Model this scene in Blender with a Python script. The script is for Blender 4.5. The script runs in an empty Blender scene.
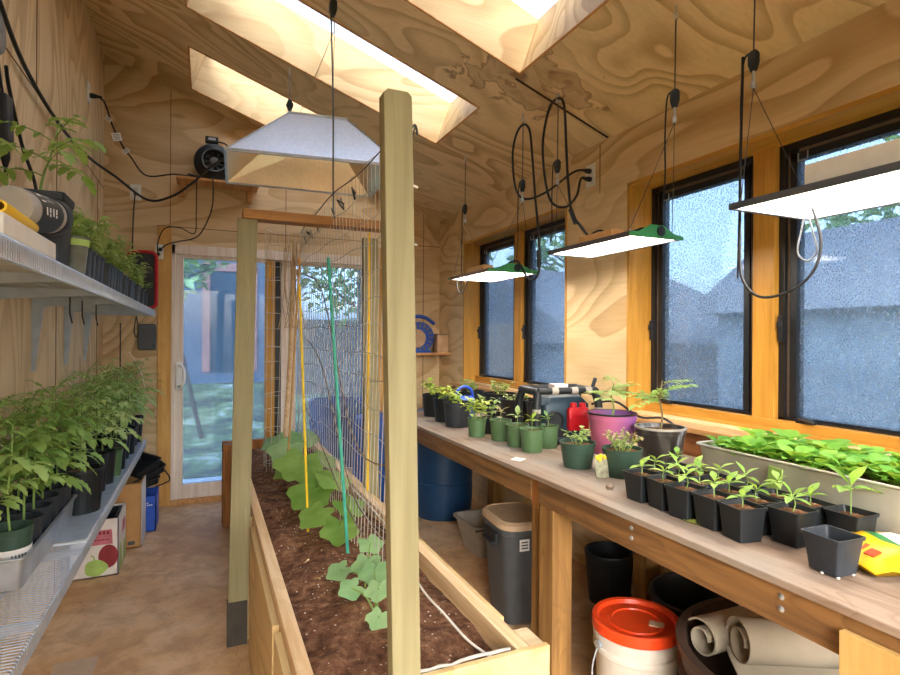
LEDS = 15
import bpy, bmesh, math, random
from mathutils import Vector, Matrix, Euler
random.seed(7)
PI = math.pi
COL = bpy.context.scene.collection
scene = bpy.context.scene

# ------------------------------------------------------------------ mesh builder
def V(*a): return Vector(a)

def smooth_path(pts, k=6):
    pts = [Vector(p) for p in pts]
    if len(pts) < 3: return pts
    out = []
    for i in range(len(pts) - 1):
        p0 = pts[max(i - 1, 0)]; p1 = pts[i]; p2 = pts[i + 1]; p3 = pts[min(i + 2, len(pts) - 1)]
        for j in range(k):
            t = j / k
            out.append(0.5 * ((2 * p1) + (p2 - p0) * t + (2 * p0 - 5 * p1 + 4 * p2 - p3) * t * t
                              + (3 * p1 - p0 - 3 * p2 + p3) * t ** 3))
    out.append(pts[-1])
    return out

class MB:
    def __init__(s): s.v = []; s.f = []; s.m = []
    def add(s, vs, fs, mi=0):
        o = len(s.v); s.v += [Vector(p) for p in vs]
        for f in fs: s.f.append([o + i for i in f]); s.m.append(mi)
        return s
    def box(s, x0, x1, y0, y1, z0, z1, mi=0):
        vs = [(x, y, z) for z in (z0, z1) for y in (y0, y1) for x in (x0, x1)]
        return s.add(vs, [(0, 2, 3, 1), (4, 5, 7, 6), (0, 1, 5, 4), (2, 6, 7, 3), (0, 4, 6, 2), (1, 3, 7, 5)], mi)
    def obox(s, c, size, rot=(0, 0, 0), mi=0):
        M = Euler(rot).to_matrix(); c = Vector(c)
        hx, hy, hz = [a / 2 for a in size]
        vs = [c + M @ V(x, y, z) for z in (-hz, hz) for y in (-hy, hy) for x in (-hx, hx)]
        return s.add(vs, [(0, 2, 3, 1), (4, 5, 7, 6), (0, 1, 5, 4), (2, 6, 7, 3), (0, 4, 6, 2), (1, 3, 7, 5)], mi)
    def bar(s, p0, p1, w, h, up=(0, 0, 1), mi=0):
        p0 = Vector(p0); p1 = Vector(p1); d = (p1 - p0).normalized()
        side = d.cross(Vector(up)).normalized(); u = side.cross(d).normalized()
        vs = []
        for p in (p0, p1):
            for a, b in ((-1, -1), (1, -1), (1, 1), (-1, 1)): vs.append(p + side * a * w / 2 + u * b * h / 2)
        return s.add(vs, [(3, 2, 1, 0), (4, 5, 6, 7), (0, 1, 5, 4), (1, 2, 6, 5), (2, 3, 7, 6), (3, 0, 4, 7)], mi)
    def tube(s, pts, r, n=8, mi=0, r1=None, caps=True):
        pts = [Vector(p) for p in pts]; N = len(pts)
        t0 = (pts[1] - pts[0]).normalized()
        a = V(0, 0, 1) if abs(t0.z) < .9 else V(1, 0, 0)
        nrm = t0.cross(a).normalized(); o = len(s.v)
        for i, p in enumerate(pts):
            t = (pts[min(i + 1, N - 1)] - pts[max(i - 1, 0)])
            if t.length < 1e-9: t = t0.copy()
            t.normalize(); nrm = (nrm - t * nrm.dot(t))
            if nrm.length < 1e-6: nrm = t.orthogonal()
            nrm.normalize(); b = t.cross(nrm)
            rr = r if r1 is None else r + (r1 - r) * i / (N - 1)
            for j in range(n):
                an = 2 * PI * j / n
                s.v.append(p + (nrm * math.cos(an) + b * math.sin(an)) * rr)
        for i in range(N - 1):
            for j in range(n):
                k = (j + 1) % n
                s.f.append([o + i * n + j, o + i * n + k, o + (i + 1) * n + k, o + (i + 1) * n + j]); s.m.append(mi)
        if caps:
            s.f.append([o + j for j in range(n)][::-1]); s.m.append(mi)
            s.f.append([o + (N - 1) * n + j for j in range(n)]); s.m.append(mi)
        return s
    def lathe(s, prof, n=24, c=(0, 0, 0), axis=None, mi=0, capb=False, capt=False):
        c = Vector(c); M = Matrix.Identity(3)
        if axis is not None: M = V(0, 0, 1).rotation_difference(Vector(axis).normalized()).to_matrix()
        o = len(s.v)
        for r, z in prof:
            for j in range(n):
                a = 2 * PI * j / n
                s.v.append(c + M @ V(r * math.cos(a), r * math.sin(a), z))
        for i in range(len(prof) - 1):
            for j in range(n):
                k = (j + 1) % n
                s.f.append([o + i * n + j, o + i * n + k, o + (i + 1) * n + k, o + (i + 1) * n + j]); s.m.append(mi)
        if capb: s.f.append([o + j for j in range(n)][::-1]); s.m.append(mi)
        if capt: s.f.append([o + (len(prof) - 1) * n + j for j in range(n)]); s.m.append(mi)
        return s
    def rloft(s, rings, rad=.2, k=4, c=(0, 0, 0), mi=0, capb=False, capt=False):
        # rings: (half_x, half_y, z) rounded rectangles
        c = Vector(c); o = len(s.v); n = 4 * k
        for hx, hy, z in rings:
            r = rad * min(hx, hy)
            for q in range(4):
                sx = (1, -1, -1, 1)[q]; sy = (1, 1, -1, -1)[q]
                for j in range(k):
                    a = PI / 2 * (q + j / (k - 1))
                    s.v.append(c + V(sx * (hx - r) + r * math.cos(a), sy * (hy - r) + r * math.sin(a), z))
        for i in range(len(rings) - 1):
            for j in range(n):
                kk = (j + 1) % n
                s.f.append([o + i * n + j, o + i * n + kk, o + (i + 1) * n + kk, o + (i + 1) * n + j]); s.m.append(mi)
        if capb: s.f.append([o + j for j in range(n)][::-1]); s.m.append(mi)
        if capt: s.f.append([o + (len(rings) - 1) * n + j for j in range(n)]); s.m.append(mi)
        return s
    def prism(s, pts, d, mi=0):
        d = Vector(d); n = len(pts); vs = [Vector(p) for p in pts] + [Vector(p) + d for p in pts]
        fs = [list(range(n))[::-1], list(range(n, 2 * n))] + [(i, (i + 1) % n, n + (i + 1) % n, n + i) for i in range(n)]
        return s.add(vs, fs, mi)
    def quad(s, a, b, c, d, mi=0): return s.add([a, b, c, d], [(0, 1, 2, 3)], mi)
    def leaf(s, base, d, up, L, W, droop=.3, prof=(.25, .8, 1, .75, .35), fold=.25, mi=0):
        base = Vector(base); d = Vector(d).normalized(); up = Vector(up)
        side = d.cross(up)
        if side.length < 1e-5: side = d.orthogonal()
        side.normalize(); up = side.cross(d).normalized()
        n = len(prof); vs = []; p = base.copy(); dd = d.copy()
        vs.append(base.copy())
        for i in range(n):
            dd = (dd - V(0, 0, 1) * droop / n).normalized()
            p = p + dd * L / (n + 1)
            w = W / 2 * prof[i]; uu = side.cross(dd)
            vs += [p - side * w + uu * w * fold, p.copy(), p + side * w + uu * w * fold]
        vs.append(p + dd * L / (n + 1))
        fs = [(0, 2, 1), (0, 3, 2)]
        for i in range(n - 1):
            a = 1 + 3 * i
            fs += [(a, a + 1, a + 4, a + 3), (a + 1, a + 2, a + 5, a + 4)]
        a = 1 + 3 * (n - 1); e = len(vs) - 1
        fs += [(a, a + 1, e), (a + 1, a + 2, e)]
        return s.add(vs, fs, mi)
    def build(s, name, mats, parent=None, flat=False, bevel=0, world=False, ang=38):
        me = bpy.data.meshes.new(name)
        off = Vector(parent.location) if (world and parent is not None) else Vector()
        if world and parent is not None and parent.parent is not None: off = off + Vector(parent.parent.location)
        me.from_pydata([v - off for v in s.v], [], s.f)
        if not isinstance(mats, (list, tuple)): mats = [mats]
        for m in mats: me.materials.append(m)
        if len(mats) > 1:
            for p, i in zip(me.polygons, s.m): p.material_index = i
        if not flat:
            for p in me.polygons: p.use_smooth = True
            try: me.set_sharp_from_angle(angle=math.radians(ang))
            except Exception: pass
        o = bpy.data.objects.new(name, me); COL.objects.link(o)
        if parent is not None: o.parent = parent
        if bevel:
            b = o.modifiers.new('bevel', 'BEVEL'); b.width = bevel; b.segments = 2; b.limit_method = 'ANGLE'
            b.angle_limit = math.radians(50)
        return o

def thing(name, label, cat, loc=(0, 0, 0), rz=0, group=None):
    o = bpy.data.objects.new(name, None); COL.objects.link(o)
    o.empty_display_size = .05
    o.location = loc; o.rotation_euler = (0, 0, rz)
    o['label'] = label; o['category'] = cat
    if group: o['group'] = group
    return o
def tag(o, label, cat, group=None, kind=None):
    o['label'] = label; o['category'] = cat
    if group: o['group'] = group
    if kind: o['kind'] = kind
    return o
def struct(o): o['kind'] = 'structure'; return o
def dup(root, loc, rz=0, label=None, group=None, sc=1):
    r = root.copy(); COL.objects.link(r); r.location = loc; r.rotation_euler = (0, 0, rz); r.scale = (sc, sc, sc)
    if label: r['label'] = label
    if group: r['group'] = group
    for ch in list(root.children):
        c = ch.copy(); COL.objects.link(c); c.parent = r
        for g in list(ch.children):
            d = g.copy(); COL.objects.link(d); d.parent = c
    return r

# ------------------------------------------------------------------ materials
def nt(name):
    m = bpy.data.materials.new(name); m.use_nodes = True
    t = m.node_tree; t.nodes.clear()
    out = t.nodes.new('ShaderNodeOutputMaterial')
    return m, t, out
def ND(t, kind, **kw):
    n = t.nodes.new('ShaderNode' + kind)
    for k, v in kw.items():
        if k in n.inputs: n.inputs[k].default_value = v
        else: setattr(n, k, v)
    return n
def LK(t, a, b): t.links.new(a, b)
def rgb(h):
    h = h.lstrip('#'); c = [int(h[i:i + 2], 16) / 255 for i in (0, 2, 4)]
    return tuple((x / 12.92 if x <= .04045 else ((x + .055) / 1.055) ** 2.4) for x in c) + (1,)
def mixc(t, fac, a, b, mode='MIX'):
    n = t.nodes.new('ShaderNodeMix'); n.data_type = 'RGBA'; n.blend_type = mode; n.clamp_factor = True
    if hasattr(fac, 'links'): LK(t, fac, n.inputs[0])
    else: n.inputs[0].default_value = fac
    for x, i in ((a, 6), (b, 7)):
        if hasattr(x, 'links'): LK(t, x, n.inputs[i])
        else: n.inputs[i].default_value = x
    return n.outputs[2]
def ramp(t, src, stops, interp='LINEAR'):
    r = t.nodes.new('ShaderNodeValToRGB'); e = r.color_ramp.elements; r.color_ramp.interpolation = interp
    while len(e) > 1: e.remove(e[-1])
    e[0].position = stops[0][0]; e[0].color = stops[0][1] if len(stops[0][1]) == 4 else (*stops[0][1], 1)
    for p, c in stops[1:]:
        x = e.new(p); x.color = c if len(c) == 4 else (*c, 1)
    LK(t, src, r.inputs[0]); return r.outputs[0]
W4 = (1, 1, 1, 1); K4 = (0, 0, 0, 1)
def math_(t, op, a, b=None):
    n = t.nodes.new('ShaderNodeMath'); n.operation = op
    for x, i in ((a, 0), (b, 1)):
        if x is None: continue
        if hasattr(x, 'links'): LK(t, x, n.inputs[i])
        else: n.inputs[i].default_value = x
    return n.outputs[0]
def coords(t, scale=(1, 1, 1), kind='Object'):
    tc = ND(t, 'TexCoord'); mp = ND(t, 'Mapping'); mp.inputs['Scale'].default_value = scale
    LK(t, tc.outputs[kind], mp.inputs['Vector']); return mp.outputs[0]
def noise(t, vec, scale, detail=3, dist=0, rough=.5):
    n = ND(t, 'TexNoise', Scale=scale, Detail=detail, Distortion=dist, Roughness=rough)
    LK(t, vec, n.inputs['Vector']); return n.outputs[0]
def finish(t, out, col, rough=.6, metal=0, bump=None, bstr=.2, spec=.4, coat=0):
    b = ND(t, 'BsdfPrincipled')
    if hasattr(col, 'links'): LK(t, col, b.inputs['Base Color'])
    else: b.inputs['Base Color'].default_value = col
    if hasattr(rough, 'links'): LK(t, rough, b.inputs['Roughness'])
    else: b.inputs['Roughness'].default_value = rough
    b.inputs['Metallic'].default_value = metal; b.inputs['Specular IOR Level'].default_value = spec
    b.inputs['Coat Weight'].default_value = coat
    if bump is not None:
        n = ND(t, 'Bump', Strength=bstr, Distance=.01); LK(t, bump, n.inputs['Height']); LK(t, n.outputs[0], b.inputs['Normal'])
    LK(t, b.outputs[0], out.inputs[0]); return b
def plain(name, hexc, rough=.55, metal=0, var=.18, scale=18, bump=0, spec=.4):
    m, t, out = nt(name); c = rgb(hexc); v = coords(t)
    n = noise(t, v, scale, 4)
    d = tuple(x * (1 - var) for x in c[:3]) + (1,); l = tuple(min(1, x * (1 + var)) for x in c[:3]) + (1,)
    col = ramp(t, n, [(.3, d), (.7, l)])
    finish(t, out, col, rough, metal, n if bump else None, bump, spec); return m
def ply(name, light, mid, dark, along=2, sc=1.0, stain=None, rough=.55):
    # rotary cut pine plywood: contour lines of a stretched noise
    m, t, out = nt(name)
    s = [1.5 * sc] * 3; s[along] = .5 * sc
    v = coords(t, s)
    n = noise(t, v, 1.25, 1.5, .5)
    f = math_(t, 'FRACT', math_(t, 'MULTIPLY', n, 12.0))
    band = ramp(t, f, [(0, (0, 0, 0)), (.42, (.1, .1, .1)), (.78, (.75, .75, .75)), (.93, (1, 1, 1)), (1, (0, 0, 0))])
    big = noise(t, v, .9, 2)
    fs = [26 * sc] * 3; fs[along] = 1.6 * sc
    fine = noise(t, coords(t, fs), 2.2, 3)
    patch = ramp(t, big, [(.38, K4), (.62, W4)])
    amt = math_(t, 'MULTIPLY', band, math_(t, 'ADD', math_(t, 'MULTIPLY', patch, .52), .17))
    col = mixc(t, amt, rgb(light), rgb(dark))
    col = mixc(t, ramp(t, big, [(.3, K4), (.75, (.6, .6, .6))]), col, rgb(mid), 'MIX')
    col = mixc(t, amt, col, rgb(dark))
    col = mixc(t, .35, col, ramp(t, fine, [(.3, (.78, .70, .60)), (.6, (1, 1, 1))]), 'MULTIPLY')
    if stain:
        tc = ND(t, 'TexCoord'); sub = t.nodes.new('ShaderNodeVectorMath'); sub.operation = 'SUBTRACT'
        sub.inputs[1].default_value = stain; LK(t, tc.outputs['Object'], sub.inputs[0])
        ln = t.nodes.new('ShaderNodeVectorMath'); ln.operation = 'LENGTH'; LK(t, sub.outputs[0], ln.inputs[0])
        wob = noise(t, coords(t, (3, 3, 3)), 1.7, 3, .8, .5)
        q = math_(t, 'ADD', ln.outputs['Value'], math_(t, 'MULTIPLY', math_(t, 'SUBTRACT', wob, .5), 1.1))
        ring = ramp(t, q, [(0, (.8, .8, .8)), (.06, (.45, .45, .45)), (.20, (.25, .25, .25)), (.25, (.7, .7, .7)), (.28, K4)])
        col = mixc(t, ring, col, rgb('#7a5434'))
    finish(t, out, col, rough, 0, fine, .08, .3); return m
def lumber(name, light, dark, along=2, rough=.6, sc=1.0, bump=.15, grey=None):
    m, t, out = nt(name)
    s = [16 * sc] * 3; s[along] = .9 * sc
    n = noise(t, coords(t, s), 2.0, 4, .3)
    s2 = [5 * sc] * 3; s2[along] = .7 * sc
    n2 = noise(t, coords(t, s2), 1.6, 2, 1.2)
    f = math_(t, 'FRACT', math_(t, 'MULTIPLY', n2, 7.0))
    col = ramp(t, n, [(.3, rgb(dark)), (.62, rgb(light))])
    col = mixc(t, math_(t, 'MULTIPLY', ramp(t, f, [(0, K4), (.6, (.2, .2, .2)), (.95, W4), (1, K4)]), .4), col, rgb(dark))
    kn = noise(t, coords(t, (3, 3, 3)), 2.5, 2)
    col = mixc(t, ramp(t, kn, [(.7, K4), (.78, (.5, .5, .5))]), col, rgb(dark))
    if grey:
        g = noise(t, coords(t, (2, 2, 2)), 1.3, 4)
        col = mixc(t, ramp(t, g, [(.4, K4), (.62, W4)]), col, rgb(grey))
    finish(t, out, col, rough, 0, n, bump, .25); return m
def leafmat(name, a, b, tr=.35, rough=.5):
    m, t, out = nt(name)
    v = coords(t); n = noise(t, v, 9, 3)
    oi = ND(t, 'ObjectInfo')
    r = math_(t, 'ADD', math_(t, 'MULTIPLY', n, .75), math_(t, 'MULTIPLY', oi.outputs['Random'], .25))
    col = ramp(t, r, [(.3, rgb(a)), (.72, rgb(b))])
    p = ND(t, 'BsdfPrincipled', Roughness=rough); LK(t, col, p.inputs['Base Color']); p.inputs['Specular IOR Level'].default_value = .35
    tl = ND(t, 'BsdfTranslucent'); LK(t, mixc(t, .5, col, rgb('#cfe34a')), tl.inputs[0])
    mx = ND(t, 'MixShader'); mx.inputs[0].default_value = tr
    LK(t, p.outputs[0], mx.inputs[1]); LK(t, tl.outputs[0], mx.inputs[2]); LK(t, mx.outputs[0], out.inputs[0]); return m
def panemat(name, tint, gloss=.12, rough=0.0, haze=0, hazecol='#9fb4c8', fr=.5):
    m, t, out = nt(name)
    tr = ND(t, 'BsdfTransparent'); tr.inputs[0].default_value = rgb(tint)
    gl = ND(t, 'BsdfGlossy', Roughness=rough); gl.inputs[0].default_value = W4
    lw = ND(t, 'LayerWeight', Blend=.35)
    fac = math_(t, 'ADD', math_(t, 'MULTIPLY', lw.outputs['Fresnel'], fr), gloss * .5)
    mx = ND(t, 'MixShader'); LK(t, fac, mx.inputs[0]); LK(t, tr.outputs[0], mx.inputs[1]); LK(t, gl.outputs[0], mx.inputs[2])
    last = mx.outputs[0]
    if haze:
        d = ND(t, 'BsdfDiffuse'); d.inputs[0].default_value = rgb(hazecol)
        tl = ND(t, 'BsdfTranslucent'); tl.inputs[0].default_value = rgb(hazecol)
        ad = ND(t, 'MixShader'); ad.inputs[0].default_value = .6
        LK(t, d.outputs[0], ad.inputs[1]); LK(t, tl.outputs[0], ad.inputs[2])
        n = noise(t, coords(t, (1, 1, .35)), 5, 5, .5, .7)
        n2 = noise(t, coords(t), 120, 2)
        hz = math_(t, 'MULTIPLY', math_(t, 'ADD', ramp(t, n, [(.3, (.4, .4, .4)), (.7, W4)]), math_(t, 'MULTIPLY', ramp(t, n2, [(.5, K4), (.7, W4)]), .6)), haze)
        m2 = ND(t, 'MixShader'); LK(t, hz, m2.inputs[0]); LK(t, last, m2.inputs[1]); LK(t, ad.outputs[0], m2.inputs[2]); last = m2.outputs[0]
    LK(t, last, out.inputs[0]); return m
def emis(name, col, st, dots=None):
    m, t, out = nt(name); e = ND(t, 'Emission', Strength=st); e.inputs[0].default_value = rgb(col)
    if dots:
        v = coords(t, (1 / dots, 1 / dots, 1 / dots))
        vo = ND(t, 'TexVoronoi', Scale=1.0, Randomness=0.0); LK(t, v, vo.inputs['Vector'])
        k = ramp(t, vo.outputs['Distance'], [(.24, W4), (.36, (.005, .005, .005))])
        st2 = math_(t, 'MULTIPLY', k, st); LK(t, st2, e.inputs['Strength'])
    LK(t, e.outputs[0], out.inputs[0]); return m

M = {}
M['ply_wall'] = ply('plywood_wall', '#e6cba0', '#dab987', '#b69062', 2)
M['ply_back'] = ply('plywood_back', '#e0c69d', '#d3b283', '#b38d60', 0, 1.0)
M['ply_right'] = ply('plywood_right', '#e6ca9c', '#dab883', '#b68e5c', 1, 1.0)
M['ply_ceil'] = ply('plywood_ceiling', '#ead0a2', '#dfbf8c', '#b08a58', 0, 1.0, (1.52, 2.50, 2.78))
M['shaft'] = ply('plywood_skylight_shaft', '#d8bb8e', '#cdae7c', '#b18a5c', 0, 1.1)
M['seam'] = plain('seam_dark', '#7a5836', .9)
M['gap'] = plain('gap_dark', '#3a2a1c', .9)
M['lam'] = lumber('window_fir', '#cb9440', '#ae7a2c', 2, .35)
M['lam_h'] = lumber('window_fir_h', '#cb9440', '#ae7a2c', 1, .35)
M['sill'] = lumber('sill_pine', '#d2a06a', '#b57d48', 1, .5)
M['sillface'] = lumber('sill_face', '#9a6238', '#7c4a28', 1, .5)
M['white_wood'] = lumber('door_white_wood', '#e9ddd0', '#d8c3b0', 2, .5)
M['casing'] = lumber('door_casing_pine', '#d8a860', '#c08c46', 2, .5)
M['black_frame'] = plain('black_frame', '#1c1d20', .4)
M['brown_frame'] = plain('bronze_frame', '#7a6756', .45)
M['stud'] = lumber('stud_spf', '#948a66', '#7f7452', 2, .65, .8, .1)
M['beam'] = lumber('beam_fir', '#ad7a40', '#86592e', 0, .6)
M['rim'] = lumber('rim_pine', '#dfc19a', '#bf9a6c', 1, .65)
M['rim_x'] = lumber('rim_pine_x', '#cdb793', '#a8906a', 0, .65)
M['boxply'] = ply('planter_plywood', '#cdb07c', '#c0a06a', '#a8854f', 1, 1.0)
M['darkboard'] = lumber('rear_board_brown', '#9a6430', '#73461f', 2, .6)
M['darkfoot'] = plain('stained_post_foot', '#413a31', .8)
M['benchtop'] = lumber('bench_top_weathered', '#a48d79', '#7d6553', 1, .7, 1.0, .2, '#968a7d')
M['apron'] = lumber('bench_apron', '#8f683f', '#5c412a', 1, .5)
M['leg'] = lumber('bench_leg', '#96703f', '#6f4e2c', 2, .55)
M['panel'] = lumber('birch_panel', '#d6ae6c', '#c59a56', 2, .6)
M['troughmetal'] = plain('dull_galvanised', '#b8b1a2', .45, .3, .2, 8)
M['steel'] = plain('galvanised_steel', '#b9bec2', .38, .75, .22, 9)
M['zinc'] = plain('zinc_wire', '#b3bac2', .35, .6, .1)
M['whitewire'] = plain('white_wire', '#d9dad8', .45, 0, .05)
M['greysteel'] = plain('grey_steel_wire', '#a9b1ba', .4, .35, .12)
M['alu'] = plain('dimpled_aluminium', '#d8e0ee', .38, .5, .06, 60, .08)
M['aluin'] = plain('reflector_inside', '#f0e2c8', .3, .85, .06, 70, .1)
M['blackpl'] = plain('black_plastic', '#1d2023', .45, 0, .2, 14)
M['blackpl2'] = plain('black_plastic_dusty', '#2c3036', .55, 0, .25, 14)
M['cable'] = plain('black_cable', '#17181a', .5)
M['rope'] = plain('grey_rope', '#4b4a47', .8)
M['lightrope'] = plain('tan_cord', '#b39a76', .8)
M['greenpot'] = plain('green_plastic', '#4f6b45', .45, 0, .1)
M['dkgreenpot'] = plain('dark_green_plastic', '#33493c', .4, 0, .12)
M['soil'] = None
M['bucketwhite'] = plain('bucket_white', '#c6beb1', .5, 0, .08, 6)
M['caulk'] = plain('caulk', '#a39b90', .8, 0, .2, 30)
M['white'] = plain('white_plastic', '#e9e7e1', .4, 0, .04)
M['offwhite'] = plain('offwhite_plastic', '#d9d2c4', .45, 0, .08)
M['red'] = plain('red_plastic', '#b3141e', .35, 0, .08)
M['orange'] = plain('orange_plastic', '#e0441a', .35, 0, .08)
M['yellow'] = plain('yellow_plastic', '#e8b80c', .4, 0, .06)
M['blue'] = plain('blue_plastic', '#1f4f92', .4, 0, .12)
M['barrel'] = plain('blue_barrel_plastic', '#1d3f63', .4, 0, .15)
M['barrel2'] = plain('bright_blue_plastic', '#1a51a8', .4, 0, .1)
M['wcan'] = plain('watering_can_blue', '#2c52c0', .35, 0, .08)
M['fanblue'] = plain('fan_blue', '#2b4fa0', .4, 0, .1)
M['grey'] = plain('grey_plastic', '#6d6d6e', .5, 0, .1)
M['dkgrey'] = plain('dark_grey_plastic', '#4b4d50', .5, 0, .1)
M['beige'] = plain('beige_plastic', '#c2a687', .5, 0, .08)
M['cup'] = plain('smoky_cup', '#666a60', .35, 0, .25, 30)
M['stone'] = plain('mottled_card', '#8d8a72', .7, 0, .4, 60)
M['tubgrey'] = plain('tub_grey', '#a29a8e', .5, 0, .1)
M['brownrub'] = plain('brown_rubber', '#4c3a30', .6, 0, .3, 6)
M['paper'] = plain('grey_foam_sheet', '#b3a48e', .85, 0, .12, 8)
M['card'] = plain('cardboard', '#b98a55', .8, 0, .08)
M['whitecard'] = plain('white_card', '#e2d9d0', .7, 0, .05)
M['pink'] = plain('pink_print', '#c9717d', .7)
M['dkred'] = plain('dark_red_print', '#8c2a2e', .6)
M['ltgreen'] = plain('light_green_print', '#a3bf62', .6)
M['bluebox'] = plain('blue_print', '#1f4fb4', .55)
M['terracotta'] = plain('tan_metal', '#bb9472', .55, 0, .15)
M['purple'] = None
M['teal'] = plain('dark_teal_plastic', '#1d3442', .4, 0, .15)
M['greenled'] = plain('green_anodised', '#3c8a50', .4, .2, .05)
M['driver'] = plain('driver_bare_metal', '#d8d0bd', .5, .1, .06)
M['driver_o'] = plain('driver_tan', '#d9a464', .5, .1, .06)
M['ledframe'] = plain('led_frame', '#5b5558', .4, .3, .06)
M['copper'] = plain('lamp_brown', '#8d6f62', .5, .2)
M['led'] = emis('led_white', '#fff6ea', LEDS, .012)
M['twine_y'] = plain('yellow_stake', '#d9b51c', .5)
M['stake_g'] = plain('green_stake', '#3fa088', .45)
M['bamboo'] = plain('bamboo', '#c39a5c', .6)
M['meshwire'] = plain('weathered_wire', '#c3bdb2', .5, .4, .15)
M['rust'] = plain('rusty_wire', '#7a6a58', .7, .2)
M['tomato'] = leafmat('tomato_leaf', '#668f3e', '#b2cc7a')
M['tomato2'] = leafmat('tomato_leaf_pale', '#85a85a', '#cfdd9e')
M['cuke'] = leafmat('cucumber_leaf', '#5f8a36', '#9bbb62', .4)
M['cuke2'] = leafmat('cucumber_leaf_blue', '#6a9662', '#a6c58a', .3)
M['lettuce'] = leafmat('lettuce_leaf', '#3f8428', '#8fc04e', .35)
M['seedl'] = leafmat('seedling_leaf', '#6a9a3c', '#c0dc74', .4)
M['basil'] = leafmat('yellow_green_leaf', '#8aa83a', '#d0d86a', .35)
M['herb'] = leafmat('herb_leaf', '#6b8c50', '#b5c47e', .3)
M['dryherb'] = leafmat('dry_herb', '#8a7a52', '#b7ad7e', .3)
M['stem'] = plain('green_stem', '#7f9a4c', .6)
M['woodstem'] = plain('woody_stem', '#7a6a48', .7)
M['pane'] = panemat('window_pane', '#a4b2c0', .10, 0, 0)
M['doorpane'] = panemat('door_pane', '#93a3b8', .02, 0, .10, '#a9bdd4', .12)
M['skypane'] = panemat('skylight_pane', '#c0c4c8', .04, 0)
M['fillpane'] = panemat('fill_door_pane', '#c4c8cc', .04, 0)  # pane of the added door that lets in fill daylight
def soilmat():
    m, t, out = nt('potting_soil'); v = coords(t)
    n = noise(t, v, 26, 6, .2, .7); sp = ND(t, 'TexVoronoi', Scale=85.0); LK(t, v, sp.inputs['Vector'])
    big = noise(t, v, 3, 3)
    col = ramp(t, n, [(.3, rgb('#382418')), (.52, rgb('#74503a')), (.75, rgb('#a88060'))])
    rnd = ND(t, 'SeparateColor'); LK(t, sp.outputs['Color'], rnd.inputs[0])
    spot = math_(t, 'MULTIPLY', ramp(t, sp.outputs['Distance'], [(.22, W4), (.32, K4)]), ramp(t, rnd.outputs[0], [(.86, K4), (.90, W4)]))
    col = mixc(t, spot, col, rgb('#cdbfae'))
    col = mixc(t, ramp(t, big, [(.35, (.35, .35, .35)), (.6, K4)]), col, rgb('#2a1a10'))
    finish(t, out, col, .95, 0, n, 1.0, .1); return m
M['soil'] = soilmat()
def purplemat():
    m, t, out = nt('purple_pink_pot'); tc = ND(t, 'TexCoord'); sx = ND(t, 'SeparateXYZ'); LK(t, tc.outputs['Object'], sx.inputs[0])
    k = ND(t, 'MapRange'); k.inputs[1].default_value = -.09; k.inputs[2].default_value = .07
    LK(t, sx.outputs[0], k.inputs[0])
    col = mixc(t, k.outputs[0], rgb('#bb6483'), rgb('#8a5aa6')); finish(t, out, col, .4); return m
M['purple'] = purplemat()
def concrete():
    m, t, out = nt('stained_concrete'); v = coords(t)
    a = noise(t, v, 1.3, 5, .6, .6); b = noise(t, v, 7, 6, .4, .7); cck = ND(t, 'TexVoronoi', Scale=1.1, feature='DISTANCE_TO_EDGE')
    wv = noise(t, v, 2.2, 4); ad = t.nodes.new('ShaderNodeVectorMath'); ad.operation = 'ADD'; LK(t, v, ad.inputs[0]); LK(t, wv, ad.inputs[1]); LK(t, ad.outputs[0], cck.inputs['Vector'])
    col = ramp(t, a, [(.3, rgb('#c08f5f')), (.5, rgb('#dab080')), (.7, rgb('#e1c5a0'))])
    col = mixc(t, ramp(t, b, [(.38, (.55, .55, .55)), (.58, K4)]), col, rgb('#a67c58'))
    col = mixc(t, ramp(t, b, [(.6, K4), (.75, (.6, .6, .6))]), col, rgb('#dcc4ac'))
    col = mixc(t, ramp(t, cck.outputs['Distance'], [(.0, (.28, .28, .28)), (.008, K4)]), col, rgb('#5d4330'))
    finish(t, out, col, .55, 0, b, .25, .35); return m
M['concrete'] = concrete()
def screenmat():
    m, t, out = nt('insect_screen'); v = coords(t)
    n = noise(t, v, 1.6, 4, .5, .6); f = noise(t, coords(t, (1, 1, .8)), 130, 2, 0, .6)
    col = ramp(t, n, [(.3, rgb('#73879f')), (.7, rgb('#8fa3ba'))])
    col = mixc(t, ramp(t, f, [(.56, K4), (.72, (.7, .7, .7))]), col, rgb('#d5e0ee'))  # pale specks put the glitter of light on the mesh into its colour
    d = ND(t, 'BsdfDiffuse'); LK(t, col, d.inputs[0]); tl = ND(t, 'BsdfTranslucent'); LK(t, col, tl.inputs[0])
    a = ND(t, 'MixShader'); a.inputs[0].default_value = .5; LK(t, d.outputs[0], a.inputs[1]); LK(t, tl.outputs[0], a.inputs[2])
    tr = ND(t, 'BsdfTransparent'); mx = ND(t, 'MixShader')
    fac = math_(t, 'ADD', .42, math_(t, 'MULTIPLY', ramp(t, f, [(.45, K4), (.65, W4)]), .2)); LK(t, fac, mx.inputs[0])
    LK(t, tr.outputs[0], mx.inputs[1]); LK(t, a.outputs[0], mx.inputs[2]); LK(t, mx.outputs[0], out.inputs[0]); return m
M['screen'] = screenmat()
def potclear():
    m, t, out = nt('dirty_clear_pot'); n = noise(t, coords(t, (1, 1, .4)), 14, 4, .8)
    col = ramp(t, n, [(.42, rgb('#2b2724')), (.58, rgb('#55504a')), (.72, rgb('#a7b4c2'))]); finish(t, out, col, .3, 0, None, 0, .5); return m
M['clearpot'] = potclear()
EXPOSURE = 2.45; SKY = .62; SUN = 1.5
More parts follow.
